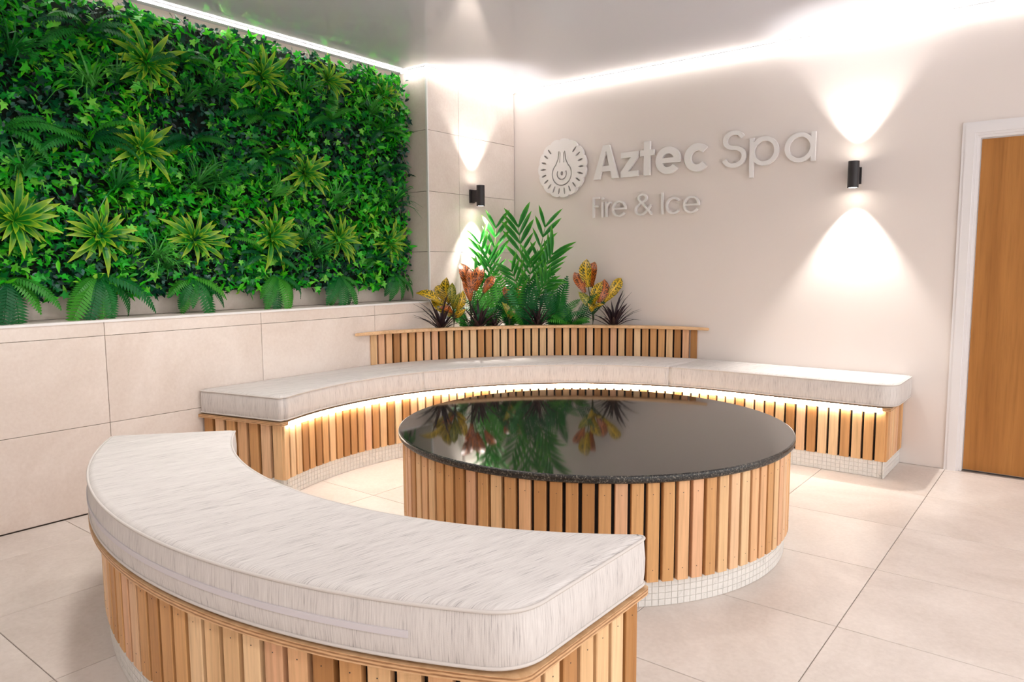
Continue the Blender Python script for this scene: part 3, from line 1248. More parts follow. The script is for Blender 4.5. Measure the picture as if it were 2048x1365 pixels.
def dbl_e(cx, cz, r, w, bw):
    a = ring2(cx, cz, r, r - w, 0, 322, 40)
    return [band_solid(a, YF, YB), bar(cx - r + w * 0.5, cx + r - 0.0005, cz - bw / 2, cz + bw / 2)]


def hang(parts, pins):
    """add small fixing pins between letter and wall"""
    for x, z in pins:
        parts.append(box(x - 0.004, x + 0.004, YB - 0.001, -0.0005, z - 0.004, z + 0.004))
    return parts


CAP = 0.258
XH = 0.186
W = 0.050
# A
ax0, ax1, apx = 0.812, 1.036, 0.926
a_out = [(ax0, BL), (apx - 0.028, BL + CAP), (apx + 0.028, BL + CAP), (ax1, BL), (ax1 - 0.058, BL), (apx + 0.0, BL + CAP - 0.068), (ax0 + 0.058, BL)]
letter(hang([poly_solid([(ax0, BL), (ax0 + 0.056, BL), (apx + 0.012, BL + CAP), (apx - 0.028, BL + CAP)], YF, YB),
             poly_solid([(ax1, BL), (apx + 0.028, BL + CAP), (apx - 0.012, BL + CAP), (ax1 - 0.056, BL)], YF, YB),
             bar(ax0 + 0.052, ax1 - 0.052, BL + 0.058, BL + 0.100)], [(apx - 0.05, BL + 0.08), (apx + 0.05, BL + 0.08)]))
# z
zx0, zx1 = 1.058, 1.206
letter(hang([bar(zx0, zx1, BL, BL + 0.042), bar(zx0, zx1, BL + XH - 0.042, BL + XH),
             poly_solid([(zx0, BL + 0.040), (zx0 + 0.062, BL + 0.040), (zx1, BL + XH - 0.040), (zx1 - 0.062, BL + XH - 0.040)], YF, YB)],
            [(zx0 + 0.05, BL + 0.02), (zx1 - 0.05, BL + XH - 0.02)]))
# t
letter(hang([bar(1.254, 1.304, BL, BL + 0.250), bar(1.222, 1.336, BL + XH - 0.042, BL + XH)], [(1.279, BL + 0.04), (1.279, BL + 0.2)]))
# e
letter(hang(dbl_e(1.451, BL + 0.095, 0.099, W, 0.036), [(1.375, BL + 0.09), (1.52, BL + 0.10)]))
# c
letter(hang([band_solid(ring2(1.679, BL + 0.095, 0.099, 0.099 - W, 42, 318, 40), YF, YB)], [(1.606, BL + 0.09), (1.68, BL + 0.175)]))
# S (light weight)
scx, w2 = 1.944, 0.029
s_pts = []
r1, r2 = 0.0520, 0.0595
zt = BL + w2 / 2 + 2 * r2 + r1
zb = BL + r2 + w2 / 2
for i in range(19):
    a = R(20 + (250 - 0) * i / 18)
    s_pts.append((scx + 0.002 + r1 * 1.22 * math.cos(a), zt + r1 * math.sin(a)))
for i in range(1, 22):
    a = R(88 - (248) * i / 21)
    s_pts.append((scx + 0.002 + r2 * 1.22 * math.cos(a), zb + r2 * math.sin(a)))
letter(hang([stroke(s_pts, w2, YF, YB)], [(scx, BL + 0.015), (scx, BL + 0.235)]))
# p
pcx = 2.158
letter(hang([band_solid(ring2(pcx, BL + 0.093, 0.096, 0.096 - 0.028, 0, 360, 48), YF, YB), bar(2.058, 2.086, BL - 0.078, BL + 0.186)],
            [(2.072, BL - 0.04), (2.24, BL + 0.09)]))
# a
acx = 2.390
letter(hang([band_solid(ring2(acx, BL + 0.093, 0.096, 0.096 - 0.028, 0, 360, 48), YF, YB), bar(2.462, 2.490, BL, BL + 0.186)],
            [(2.476, BL + 0.03), (2.31, BL + 0.09)]))
# second line, thin strokes
B2 = 1.618
C2, X2, T2 = 0.160, 0.118, 0.014
letter([bar(0.806, 0.806 + T2, B2, B2 + C2), bar(0.806, 0.866, B2 + C2 - T2, B2 + C2), bar(0.806, 0.858, B2 + 0.082, B2 + 0.082 + T2)])
letter([bar(0.888, 0.888 + T2, B2, B2 + X2), band_solid(ring2(0.895, B2 + X2 + 0.028, 0.010, 0.001, 0, 360, 16), YF, YB)])
letter([bar(0.922, 0.922 + T2, B2, B2 + X2), stroke([(0.929 + 0.042 * (1 - math.cos(R(a))), B2 + 0.066 + 0.045 * math.sin(R(a))) for a in range(0, 91, 10)], T2, YF, YB)])


def thin_e(cx):
    return [band_solid(ring2(cx, B2 + 0.059, 0.062, 0.062 - T2, 0, 325, 40), YF, YB), bar(cx - 0.055, cx + 0.0615, B2 + 0.053, B2 + 0.053 + 0.012)]


letter(thin_e(1.044))
amp = [(1.322, B2 + 0.004), (1.285, B2 + 0.048), (1.215, B2 + 0.118)]
lo = [(1.215 + 0.0, B2 + 0.118)] + [(1.244 + 0.033 * math.cos(R(a)), B2 + 0.128 + 0.027 * math.sin(R(a))) for a in range(190, -50, -20)]
lo += [(1.226, B2 + 0.088), (1.204, B2 + 0.070)]
lo += [(1.232 + 0.046 * math.cos(R(a)), B2 + 0.042 + 0.037 * math.sin(R(a))) for a in range(130, 330, 20)] + [(1.292, B2 + 0.040), (1.314, B2 + 0.076)]
letter([stroke(amp, T2, YF, YB), stroke(lo, T2, YF, YB)])
letter([bar(1.402, 1.402 + T2, B2, B2 + C2)])
letter([band_solid(ring2(1.500, B2 + 0.059, 0.062, 0.062 - T2, 40, 320, 36), YF, YB)])
letter(thin_e(1.640))

# emblem: scalloped disc with slots around a drop-shaped centre, cut through
EX, EZ, ER = 0.512, 2.030, 0.236


def loop_curve(points, cyclic=True):
    return points


def emblem_mesh():
    cu = bpy.data.curves.new('emblem', 'CURVE')
    cu.dimensions = '2D'
    cu.fill_mode = 'BOTH'
    cu.extrude = 0.011

    def add(pts):
        sp_ = cu.splines.new('POLY')
        sp_.points.add(len(pts) - 1)
        for p, q in zip(sp_.points, pts):
            p.co = (q[0], q[1], 0, 1)
        sp_.use_cyclic_u = True
    # outline: 15 lobes of uneven depth
    out = []
    N = 15
    depth = [random.uniform(0.008, 0.017) for _ in range(N)]
    for k in range(N * 12):
        a = 2 * PI * k / (N * 12)
        ph = (k % 12) / 12.0
        lobe = abs(math.sin(PI * ph)) ** 0.45
        rr = ER - depth[k // 12] * (1 - lobe)
        out.append((rr * math.cos(a), rr * math.sin(a)))
    add(out)
    # radial slots
    for k in range(22):
        a = R(-90 + 8 + 360 / 22 * k)
        d = math.degrees(a) % 360
        if 62 < d < 118:
            continue
        L = 0.025 if k % 4 else 0.029
        rc, wd = 0.184, 0.0080
        ux, uz = math.cos(a), math.sin(a)
        add([(rc * ux + L * math.cos(q) * ux - wd * math.sin(q) * uz, rc * uz + L * math.cos(q) * uz + wd * math.sin(q) * ux)
             for q in [2 * PI * i / 12 for i in range(12)]])
    # drop-shaped groove around the centre (a closed thin band)
    def drop(s, dz):
        L_, Rr = [], []
        pts = []
        for i in range(25):
            a = R(130 + (410 - 130) * i / 24)
            pts.append((s * math.cos(a), dz + s * math.sin(a)))
        return pts
    for s, w, neck in ((0.098, 0.010, 0.052),):
        o_ = drop(s, -0.045)
        i_ = drop(s - w, -0.045)
        left = [(-neck * 0.78, 0.075), (-neck * 0.62, 0.135), (-neck * 0.62 + w, 0.135), (-neck * 0.78 + w, 0.075)]
        right = [(neck * 0.78, 0.075), (neck * 0.62, 0.135), (neck * 0.62 - w, 0.135), (neck * 0.78 - w, 0.075)]
        add(o_ + [right[0], right[1], right[2], right[3]] + i_[::-1] + [left[3], left[2], left[1], left[0]])
    # ring with a gap and small centre eye
    ring = [(0.050 * math.cos(R(a)), -0.045 + 0.050 * math.sin(R(a))) for a in range(150, 391, 10)]
    ring += [(0.040 * math.cos(R(a)), -0.045 + 0.040 * math.sin(R(a))) for a in range(390, 149, -10)]
    add(ring)
    add([(0.013 * math.cos(R(a)), -0.042 + 0.017 * math.sin(R(a))) for a in range(0, 360, 30)])
    for x in (-0.020, 0.020):
        add([(x - 0.004, 0.045), (x + 0.004, 0.045), (x * 0.8 + 0.003, 0.125), (x * 0.8 - 0.003, 0.125)])
    tmp = bpy.data.objects.new('tmp', cu)
    col.objects.link(tmp)
    dg = bpy.context.evaluated_depsgraph_get()
    me = bpy.data.meshes.new_from_object(tmp.evaluated_get(dg))
    bpy.data.objects.remove(tmp)
    bpy.data.curves.remove(cu)
    me.name = 'emblem'
    return me


em = emblem_mesh()
em.materials.clear()
eo = obj('emblem', em, M['acrylic'], sign, (EX, -0.023, EZ), (PI / 2, 0, 0))
v, f = join([box(EX + x - 0.006, EX + x + 0.006, -0.0125, -0.0005, EZ + z - 0.006, EZ + z + 0.006) for x, z in ((-0.12, 0.0), (0.12, 0.0), (0, -0.2))])
obj('fixing_pin', mesh('fixing_pin', v, f), M['acrylic'], sign)


# ------------------------------------------------------------------ leaves
def blade(L, W_, bend=0.3, fold=0.25, seg=5, tipw=0.0, wide=0.4, curl=0.0):
    """long leaf along +y, arching down (-z) towards its tip; u across, v along"""
    V, uv, Fc = [], [], []
    for i in range(seg + 1):
        t_ = i / seg
        w = W_ * 0.5 * ((math.sin(PI * min(1, (t_ * (0.5 / wide) if t_ < wide else 0.5 + (t_ - wide) / (1 - wide) * 0.5))) ** 0.8) + tipw)
        if i == seg:
            w = 0.0008
        if i == 0:
            w = max(w, W_ * 0.16)
        a = bend * t_ * t_
        y = L * t_ * math.cos(a * 0.6)
        z = -L * a * t_ * 0.6 + curl * L * math.sin(PI * t_)
        for s in (-1, 0, 1):
            V.append((s * w, y, z + abs(s) * w * fold))
            uv.append((0.5 + 0.5 * s, t_))
    for i in range(seg):
        for s in range(2):
            a = i * 3 + s
            Fc.append((a, a + 1, a + 4, a + 3))
    return V, Fc, uv


def frond_pinnate(L, Wd, n, bend=0.8, pinna_w=None, droop=0.25):
    """fern frond in one mesh, along +y, arching towards -z"""
    V, Fc = [], []

    def rach(t_):
        a = bend * t_
        return Vector((0, L * (math.sin(a) / bend if bend > 1e-3 else t_), -L * ((1 - math.cos(a)) / bend if bend > 1e-3 else 0)))
    for i in range(n):
        t_ = 0.06 + 0.93 * i / (n - 1)
        p = rach(t_)
        tang = (rach(min(1, t_ + 0.02)) - rach(max(0, t_ - 0.02))).normalized()
        wl = Wd * 0.5 * (math.sin(PI * (0.12 + 0.86 * t_)) ** 0.75)
        pw = pinna_w or (L / n * 0.85)
        nrm = Vector((1, 0, 0)).cross(tang)
        for s in (-1, 1):
            d = (Vector((s, 0, 0)) + tang * 0.35 - nrm * (-droop)).normalized() if False else (Vector((s, 0, 0)) + tang * 0.38 + nrm * (-droop)).normalized()
            tip = p + d * wl
            mid = p + d * wl * 0.45
            k = len(V)
            V += [p - tang * pw * 0.4, mid - tang * pw * 0.55, tip, mid + tang * pw * 0.55, p + tang * pw * 0.4]
            Fc.append((k, k + 1, k + 2, k + 3, k + 4))
    # stalk
    st = [rach(i / 6) for i in range(7)]
    v, f = tube(st, L * 0.006, 4)
    k = len(V)
    V += v
    Fc += [tuple(i + k for i in q) for q in f]
    return mesh('frond', V, Fc)


def scatter(name, tv, tf, P, RM, S, tint, mat, parent, label=None):
    """many small leaves in one mesh"""
    tv = np.array(tv, dtype=np.float64)
    n, m = len(P), len(tv)
    V = np.einsum('nij,mj->nmi', RM, tv) * S[:, None, None] + P[:, None, :]
    V = V.reshape(-1, 3)
    sizes = np.array([len(q) for q in tf])
    flat = np.concatenate([np.array(q) for q in tf])
    loops = (flat[None, :] + (np.arange(n) * m)[:, None]).ravel()
    starts1 = np.concatenate([[0], np.cumsum(sizes)[:-1]])
    starts = (starts1[None, :] + (np.arange(n) * len(flat))[:, None]).ravel()
    me = bpy.data.meshes.new(name)
    me.vertices.add(len(V))
    me.vertices.foreach_set('co', V.astype(np.float32).ravel())
    me.loops.add(len(loops))
    me.loops.foreach_set('vertex_index', loops.astype(np.int32))
    me.polygons.add(len(starts))
    me.polygons.foreach_set('loop_start', starts.astype(np.int32))
    at_ = me.attributes.new('tint', 'FLOAT', 'POINT')
    at_.data.foreach_set('value', np.repeat(tint, m).astype(np.float32))
    me.update(calc_edges=True)
    me.validate()
    o = obj(name, me, mat, parent)
    o['kind'] = 'stuff'
    if label:
        o['label'] = label
    return o


def leaf_frames(n, spread, down):
    """random leaf orientations: normals lean out of the wall (+x), tips point anywhere with a bias"""
    nrm = np.stack([np.ones(n), rng.normal(0, spread, n), rng.normal(0.45, spread, n)], 1)
    nrm /= np.linalg.norm(nrm, axis=1)[:, None]
    ang = rng.uniform(0, 2 * PI, n)
    d = np.stack([rng.normal(0.15, 0.35, n), np.cos(ang), np.sin(ang) - down], 1)
    d -= nrm * np.sum(d * nrm, 1)[:, None]
    d /= np.linalg.norm(d, axis=1)[:, None]
    x = np.cross(d, nrm)
    return np.stack([x, d, nrm], 2)


# templates, about one unit long
ivy_out = [(0, 0), (0.22, -0.10), (0.42, 0.02), (0.26, 0.22), (0.50, 0.50), (0.20, 0.52), (0, 1.0), (-0.20, 0.52), (-0.50, 0.50), (-0.26, 0.22), (-0.42, 0.02), (-0.22, -0.10)]
ivy_v = [(x, y, 0.12 * abs(x) - 0.12 * y * y) for x, y in ivy_out] + [(0, 0.42, -0.06)]
ivy_f = [(i, (i + 1) % 12, 12) for i in range(12)]
oval_v = [(0, 0, 0), (0.24, 0.35, 0.07), (0.22, 0.70, 0.05), (0, 1.0, -0.06), (-0.22, 0.70, 0.05), (-0.24, 0.35, 0.07), (0, 0.5, 0.0)]
oval_f = [(0, 1, 6), (1, 2, 6), (2, 3, 6), (3, 4, 6), (4, 5, 6), (5, 0, 6)]
lance_v = [(0, 0, 0), (0.15, 0.30, 0.05), (0.13, 0.62, 0.03), (0, 1.0, -0.14), (-0.13, 0.62, 0.03), (-0.15, 0.30, 0.05), (0, 0.45, 0.0)]

# ------------------------------------------------------------------ living wall
GX = RECESS + 0.004
GY0, GY1, GZ0, GZ1 = -4.6, -1.125, 1.105, 2.625
lw = thing('living_wall', (GX, -2.6, GZ0), 'dense green foliage panel of mixed plants filling the wall recess', 'living wall')
v, f = box(GX, GX + 0.035, GY0, GY1, GZ0, GZ1)
obj('backing_mat', mesh('backing_mat', v, f), M['dark_mat'], lw)


def patch(y, z, s, ph):
    return (np.sin(y * 7.1 * s + ph) + np.sin(z * 8.3 * s + 1.7 * ph) + np.sin((y + z) * 5.2 * s + 2.3 * ph) + np.sin((y - 1.4 * z) * 11.0 * s + ph)) / 4


def cloud(n, dens):
    y = rng.uniform(GY0, GY1 + 0.035, n * 3)
    z = rng.uniform(GZ0 - 0.008, GZ1 + 0.012, n * 3)
    keep = rng.uniform(0, 1, n * 3) < dens(y, z)
    y, z = y[keep][:n], z[keep][:n]
    return y, z


bulge = lambda y, z: 0.025 * patch(y, z, 1.3, 0.4)
y, z = cloud(8000, lambda y, z: np.clip(0.5 + 1.2 * patch(y, z, 1.0, 2.0), 0.05, 1))
P = np.stack([GX + 0.050 + rng.uniform(0, 0.07, len(y)) + bulge(y, z), y, z], 1)
scatter('boxwood_leaves', oval_v, oval_f, P, leaf_frames(len(y), 0.8, 0.1), rng.uniform(0.026, 0.046, len(y)), np.clip(rng.normal(0.4, 0.34, len(y)), 0, 1), M['box'], lw,
        'small dark blue green oval leaves')
y, z = cloud(8000, lambda y, z: np.clip(0.5 - 1.1 * patch(y, z, 1.0, 2.0), 0.06, 1))
P = np.stack([GX + 0.050 + rng.uniform(0, 0.085, len(y)) + bulge(y, z), y, z], 1)
scatter('bright_leaves', lance_v, oval_f, P, leaf_frames(len(y), 0.95, -0.1), rng.uniform(0.042, 0.078, len(y)), np.clip(rng.normal(0.45, 0.32, len(y)), 0, 1), M['bright'], lw,
        'bright green pointed leaves')
y, z = cloud(6000, lambda y, z: np.clip(0.55 + 0.8 * patch(y, z, 1.6, 5.0), 0.1, 1))
P = np.stack([GX + 0.060 + rng.uniform(0, 0.08, len(y)) + bulge(y, z), y, z], 1)
Fm = leaf_frames(len(y), 0.75, 0.5)
Sz = rng.uniform(0.034, 0.062, len(y))
Tn = np.clip(rng.normal(0.45, 0.33, len(y)), 0, 1)
# the 300 ivy leaves that show largest (nearest the camera, foremost) are pieces of their own
vis = (y > -3.78) & (y < -2.5)
score = np.where(vis, P[:, 0] * 6 + Sz * 10 - 0.12 * (y + 3.8), -9)
big = np.argsort(-score)[:300]
rest = np.setdiff1d(np.arange(len(y)), big)
scatter('ivy_leaves', ivy_v, ivy_f, P[rest], Fm[rest], Sz[rest], Tn[rest], M['ivy'], lw, 'five pointed ivy leaves')
ivy_me = []
for k in range(6):
    me = mesh('ivy_leaf', ivy_v, ivy_f)
    a_ = me.attributes.new('tint', 'FLOAT', 'POINT')
    a_.data.foreach_set('value', [0.05 + 0.18 * k] * len(ivy_v))
    me.materials.append(M['ivy'])
    ivy_me.append(me)
for q in big:
    o = obj('ivy_leaf', ivy_me[int(Tn[q] * 5.99)], None, lw)
    mt = Matrix(Fm[q].tolist()).to_4x4() @ Matrix.Scale(float(Sz[q]), 4)
    mt.translation = Vector(P[q].tolist()) - lw.location
    o.matrix_local = mt

# rosettes: long yellow margined leaves, each leaf a piece
ros_me = []
for L, wd, bd in ((0.205, 0.031, 0.55), (0.17, 0.030, 0.4), (0.12, 0.027, 0.15)):
    v, f, uv = blade(L, wd, bd, 0.3, 5, 0, 0.5)
    me = mesh('leaf', v, f, uv)
    me.materials.append(M['rosette'])
    ros_me.append(me)


def basis(d, nrm):
    d = Vector(d).normalized()
    x = d.cross(Vector(nrm))
    if x.length < 1e-4:
        x = d.cross(Vector((0.3, 0.9, 0.2)))
    x.normalize()
    n2 = x.cross(d)
    return Matrix(((x.x, d.x, n2.x), (x.y, d.y, n2.y), (x.z, d.z, n2.z)))


def part_empty(name, parent, wl_, label):
    e = bpy.data.objects.new(name, None)
    e.empty_display_size = 0.05
    col.objects.link(e)
    e.parent = parent
    e.location = Vector(wl_) - base_of(parent)
    e['label'] = label
    return e


def rosette(yc, zc, s, idx):
    root = part_empty('rosette_plant', lw, (GX + 0.10, yc, zc), 'spiky rosette of yellow edged green leaves')
    for ring_, (cnt, out_, me) in enumerate(((13, 0.35, ros_me[0]), (11, 0.8, ros_me[1]), (7, 1.6, ros_me[2]))):
        for k in range(cnt):
            a = 2 * PI * (k + random.uniform(-0.3, 0.3)) / cnt + ring_ * 0.4 + idx
            d = Vector((out_ + random.uniform(-0.2, 0.4), math.cos(a) * 1.1, math.sin(a) * 0.95 + 0.08))
            m = basis(d, (1, 0, 0.2)).to_4x4() @ Matrix.Scale(s * random.uniform(0.7, 1.2), 4)
            o = bpy.data.objects.new('leaf', me)
            col.objects.link(o)
            o.parent = root
            o.matrix_local = m


for i, (yc, zc, s) in enumerate(((-3.03, 2.355, 1.10), (-2.32, 2.424, 1.05), (-1.815, 2.49, 1.0), (-1.326, 2.47, 0.85), (-3.08, 1.8935, 1.12), (-2.025, 1.86, 1.08),
                                 (-3.71, 1.478, 1.15), (-3.326, 1.415, 1.10), (-2.81, 1.406, 1.08), (-2.296, 1.434, 1.12), (-1.766, 1.431, 1.08), (-1.304, 1.417, 1.0))):
    rosette(yc, zc, s * 0.92, i * 1.3)

fern_me = []
for L, Wd, n_, bd in ((0.32, 0.115, 20, 1.5), (0.27, 0.10, 18, 1.8), (0.24, 0.09, 16, 1.3)):
    me = frond_pinnate(L, Wd, n_, bd)
    me.materials.append(M['fern'])
    fern_me.append(me)


def wall_px(px, py, x=-0.16):
    d = FW + RT * ((px - 1024) / F_PX) - UP * ((py - 682.5) / F_PX)
    k = (x - CAM.x) / d.x
    return CAM + d * k


def wall_fern(px, py, s, hang_=0.0, cnt=7):
    p = wall_px(px, py, -0.13)
    root = part_empty('fern', lw, (GX + 0.105, p.y, p.z), 'dark green arching fern')
    for k in range(cnt):
        a = PI / 2 + (k - (cnt - 1) / 2) * (3.6 / cnt) + random.uniform(-0.2, 0.2)
        if hang_:
            a = -PI / 2 + (k - (cnt - 1) / 2) * (3.0 / cnt) + random.uniform(-0.15, 0.15)
        d = Vector((0.8 + random.uniform(-0.2, 0.25), math.cos(a), math.sin(a) * (0.75 if not hang_ else 0.7) + (0.25 if not hang_ else 0.12)))
        m = basis(d, (0.75, 0, 1)).to_4x4() @ Matrix.Scale(s * random.uniform(0.8, 1.1), 4)
        o = bpy.data.objects.new('frond', random.choice(fern_me))
        col.objects.link(o)
        o.parent = root
        o.matrix_local = m


for px, py, s in ((180, 62, 0.95), (372, 120, 0.85), (12, 255, 1.0), (185, 278, 1.0), (385, 285, 0.95), (533, 232, 0.9), (668, 240, 0.9), (772, 262, 0.8), (543, 318, 0.85),
                  (787, 338, 0.7), (536, 512, 0.8), (760, 520, 0.7)):
    wall_fern(px, py, s)
for px, py, s in ((22, 556, 1.05), (205, 552, 1.05), (395, 556, 1.05), (562, 552, 1.0), (688, 552, 0.95), (798, 548, 0.85)):
    wall_fern(px, py, s, 1.0, 8)


def grass_mesh(n, L):
    V, Fc = [], []
    for k in range(n):
        v, f, uv = blade(L * random.uniform(0.6, 1.1), 0.0075, random.uniform(0.4, 1.2), 0.2, 4, 0.2, 0.3)
        a = random.uniform(0, 2 * PI)
        e = random.uniform(0.15, 0.95)
        d = Vector((math.sin(e) * math.cos(a), math.sin(e) * math.sin(a), math.cos(e)))
        mt = basis(d, (d.x * 0.1, d.y * 0.1, 1))
        b = len(V)
        V += [mt @ Vector(p) for p in v]
        Fc += [tuple(i + b for i in q) for q in f]
    me = mesh('grass_tuft', V, Fc)
    me.materials.append(M['grass'])
    return me


gms = [grass_mesh(34, 0.23) for _ in range(4)]
for k, (px, py) in enumerate(((15, 100), (185, 165), (232, 155), (367, 195), (422, 182), (46, 335), (231, 372), (390, 368), (308, 510), (328, 530), (605, 185), (743, 222),
                              (428, 362), (543, 385), (669, 400), (782, 405), (625, 505), (606, 480))):
    p = wall_px(px, py)
    o = obj('grass_tuft', gms[k % 4], None, lw, (GX + 0.125, p.y, p.z - 0.03), None)
    o.rotation_euler = (random.uniform(-0.35, 0.35), R(42), random.uniform(-0.3, 0.3))
    s = random.uniform(0.85, 1.15)
    o.scale = (s, s, s)
    o['label'] = 'tuft of fine grassy blades'


# ------------------------------------------------------------------ plants in the corner planter
PZ = 0.756


def planter_xy(px, r_extra, z=PZ):
    """point on the planter fill, r_extra outside the planter front, seen at that column"""
    best = None
    for k in range(400):
        a = R(100 + 70 * k / 399)
        p = Vector((TX + (2.19 + r_extra) * math.cos(a), TY + (2.19 + r_extra) * math.sin(a), z))
        w = p - CAM
        x = 1024 + F_PX * w.dot(RT) / w.dot(FW)
        if best is None or abs(x - px) < best[0]:
            best = (abs(x - px), p)
    return best[1]


def clip_room(p, m=0.015):
    return Vector((max(p.x, m), min(p.y, -m), p.z))


def fits(me, m, b, mar=0.008):
    """a leaf placed at b stays inside the room corner and above the fill"""
    for q in me.vertices:
        w = m @ q.co + b
        if w.x < mar or w.y > -mar or w.z < PZ - 0.001:
            return False
    return True


def bez(a, b, c, t_):
    return a * (1 - t_) ** 2 + b * 2 * t_ * (1 - t_) + c * t_ * t_


# palms
pl_me = []
for wd in (0.030, 0.036):
    v, f, uv = blade(1.0, 0.135 if wd < 0.033 else 0.16, 0.25, 0.3, 5, 0.05, 0.45)
    me = mesh('leaflet', v, f, uv)
    me.materials.append(M['palm'])
    pl_me.append(me)


def palm(px, r_extra, fronds, label):
    b = planter_xy(px, r_extra)
    root = thing('potted_palm', b, label, 'palm')
    for (tx_, ty_, dep, n, ll, side) in fronds:
        tip = clip_room(at(tx_, ty_, dep), 0.03)
        mid = b.lerp(tip, 0.55) + Vector((0, 0, 0.10))
        pts = [bez(b, mid, tip, i / 10) for i in range(11)]
        v, f = tube([p - b for p in pts], 0.0055, 5, taper=[1.2 - 0.9 * i / 10 for i in range(11)])
        fr = obj('frond', mesh('frond', v, f), M['rachis'], root, (0, 0, 0), local=True)
        view = (CAM - tip).normalized()
        for k in range(n):
            t_ = 0.38 + 0.62 * (k + 0.5) / n
            p = bez(b, mid, tip, t_)
            tg = (bez(b, mid, tip, min(1, t_ + 0.03)) - bez(b, mid, tip, t_ - 0.03)).normalized()
            across = tg.cross(view).normalized()
            for s in (-1, 1):
                lean = 1.15 + 0.8 * t_
                d = (across * s + tg * lean + Vector((0, 0, random.uniform(-0.25, 0.05))) + view * random.uniform(-0.15, 0.35)).normalized()
                L = ll * (0.55 + 0.6 * math.sin(PI * min(1, 0.15 + 0.85 * (1 - t_ * 0.72)))) * random.uniform(0.88, 1.1)
                e = p + d * L
                e = clip_room(e)
                d2 = (e - p)
                m = basis(d2, view + Vector((0, 0, 0.4))).to_4x4() @ Matrix.Scale(d2.length, 4)
                o = bpy.data.objects.new('leaflet', pl_me[k % 2])
                col.objects.link(o)
                o.parent = fr
                m.translation = p - b
                o.matrix_local = m
    return root


palm(985, 0.16, [(992, 448, 5.84, 5, 0.18, 0), (958, 482, 5.78, 5, 0.16, 0), (978, 520, 5.74, 5, 0.16, 0), (950, 548, 5.70, 4, 0.14, 0)],
     'bright yellow green palm lit by the pier lamp')
palm(1055, 0.14, [(1036, 448, 5.80, 6, 0.20, 0), (1092, 446, 5.72, 5, 0.17, 0), (1106, 506, 5.58, 7, 0.19, 0), (1062, 520, 5.50, 5, 0.16, 0), (1022, 540, 5.45, 5, 0.16, 0), (1098, 562, 5.5, 5, 0.16, 0)],
     'tall dark green palm in front of the sign wall')

# ferns
tall_fern = []
for L, Wd, n_, bd in ((0.42, 0.15, 22, 0.5), (0.34, 0.13, 20, 0.9), (0.26, 0.12, 17, 1.3)):
    me = frond_pinnate(L, Wd, n_, bd, L / n_ * 0.68, droop=0.12)
    me.materials.append(M['fern'])
    tall_fern.append(me)


def pot_fern(px, r_extra, dirs, label, s=1.0):
    b = planter_xy(px, r_extra)
    root = thing('potted_fern', b, label, 'fern', 'ferns in the corner planter')
    for az, el, kind, k in dirs:
        a = R(az)
        for turn in range(14):      # lean away from the walls until the frond is clear of them
            d = Vector((math.cos(a) * math.cos(R(el)), math.sin(a) * math.cos(R(el)), math.sin(R(el))))
            m = basis(d, Vector((0, 0, 1)) + (CAM - b).normalized() * 0.7).to_4x4() @ Matrix.Scale(s * k * 0.97 ** turn, 4)
            if fits(tall_fern[kind], m, b):
                break
            dv = Vector((math.cos(a), math.sin(a))) + Vector((0.707, -0.707)) * 0.25
            a = math.atan2(dv.y, dv.x)
            el = min(80, el + 2)
        o = bpy.data.objects.new('frond', tall_fern[kind])
        col.objects.link(o)
        o.parent = root
        o.matrix_local = m
    return root


# azimuths: about -53 points to the camera
pot_fern(1108, 0.05, [(-100, 70, 0, 0.95), (-20, 74, 0, 1.0), (40, 62, 1, 1.0), (-150, 55, 1, 1.0), (-60, 80, 0, 1.05), (0, 45, 1, 0.9), (-75, 55, 0, 0.95), (-35, 60, 0, 0.95), (140, 70, 0, 1.0)],
         'upright mid green fern right of the palms')
pot_fern(1138, 0.03, [(-150, 42, 2, 0.8), (10, 40, 2, 0.8), (-80, 55, 2, 0.8), (-30, 50, 2, 0.85), (40, 45, 2, 0.8), (170, 50, 2, 0.8), (-115, 50, 2, 0.85), (-60, 60, 2, 0.9)],
         'lowest fern, close behind the planter edge')
pot_fern(985, 0.09, [(-130, 55, 1, 1.0), (-60, 60, 1, 1.0), (-10, 50, 1, 1.0), (180, 45, 1, 1.0), (-90, 55, 2, 1.0), (-30, 55, 2, 1.0), (150, 62, 0, 0.9), (-50, 75, 0, 0.9), (-110, 65, 0, 0.85)],
         'leafy green fern under the lit palm', 1.2)
pot_fern(1050, 0.05, [(-120, 58, 1, 0.9), (-70, 58, 2, 1.0), (-20, 58, 1, 0.9), (20, 50, 2, 1.0), (170, 50, 1, 1.0), (-50, 65, 1, 1.0), (-90, 65, 0, 0.9), (-30, 70, 0, 0.9), (150, 65, 0, 0.9)],
         'dark fern in the middle of the planter', 1.2)
pot_fern(935, 0.05, [(-150, 60, 1, 0.9), (-60, 60, 1, 0.9), (30, 55, 1, 0.9), (-100, 60, 2, 0.8), (-30, 58, 2, 0.8), (-60, 62, 2, 0.8)], 'small fern behind the left croton')
pot_fern(1020, 0.12, [(-140, 60, 0, 1.0), (-90, 62, 0, 1.0), (-40, 58, 0, 1.0), (10, 60, 0, 1.0), (-65, 45, 1, 1.1), (-110, 45, 1, 1.1), (-20, 42, 1, 1.1)], 'bushy fern between the two palms', 1.2)
pot_fern(1150, 0.06, [(-140, 62, 1, 1.0), (-90, 60, 1, 1.0), (-40, 58, 1, 1.0), (10, 55, 1, 1.0), (-65, 45, 2, 1.1), (-110, 40, 2, 1.1)], 'dark fern beside the tall yellow croton')

# crotons: broad patterned leaves
cr_me = {}
for key in ('croton_y', 'croton_o', 'croton_g'):
    v, f, uv = blade(1.0, 0.42, 0.5, 0.4, 7, 0.0, 0.55, 0.08)
    me = mesh('leaf', v, f, uv, smooth=True)
    me.materials.append(M[key])
    cr_me[key] = me


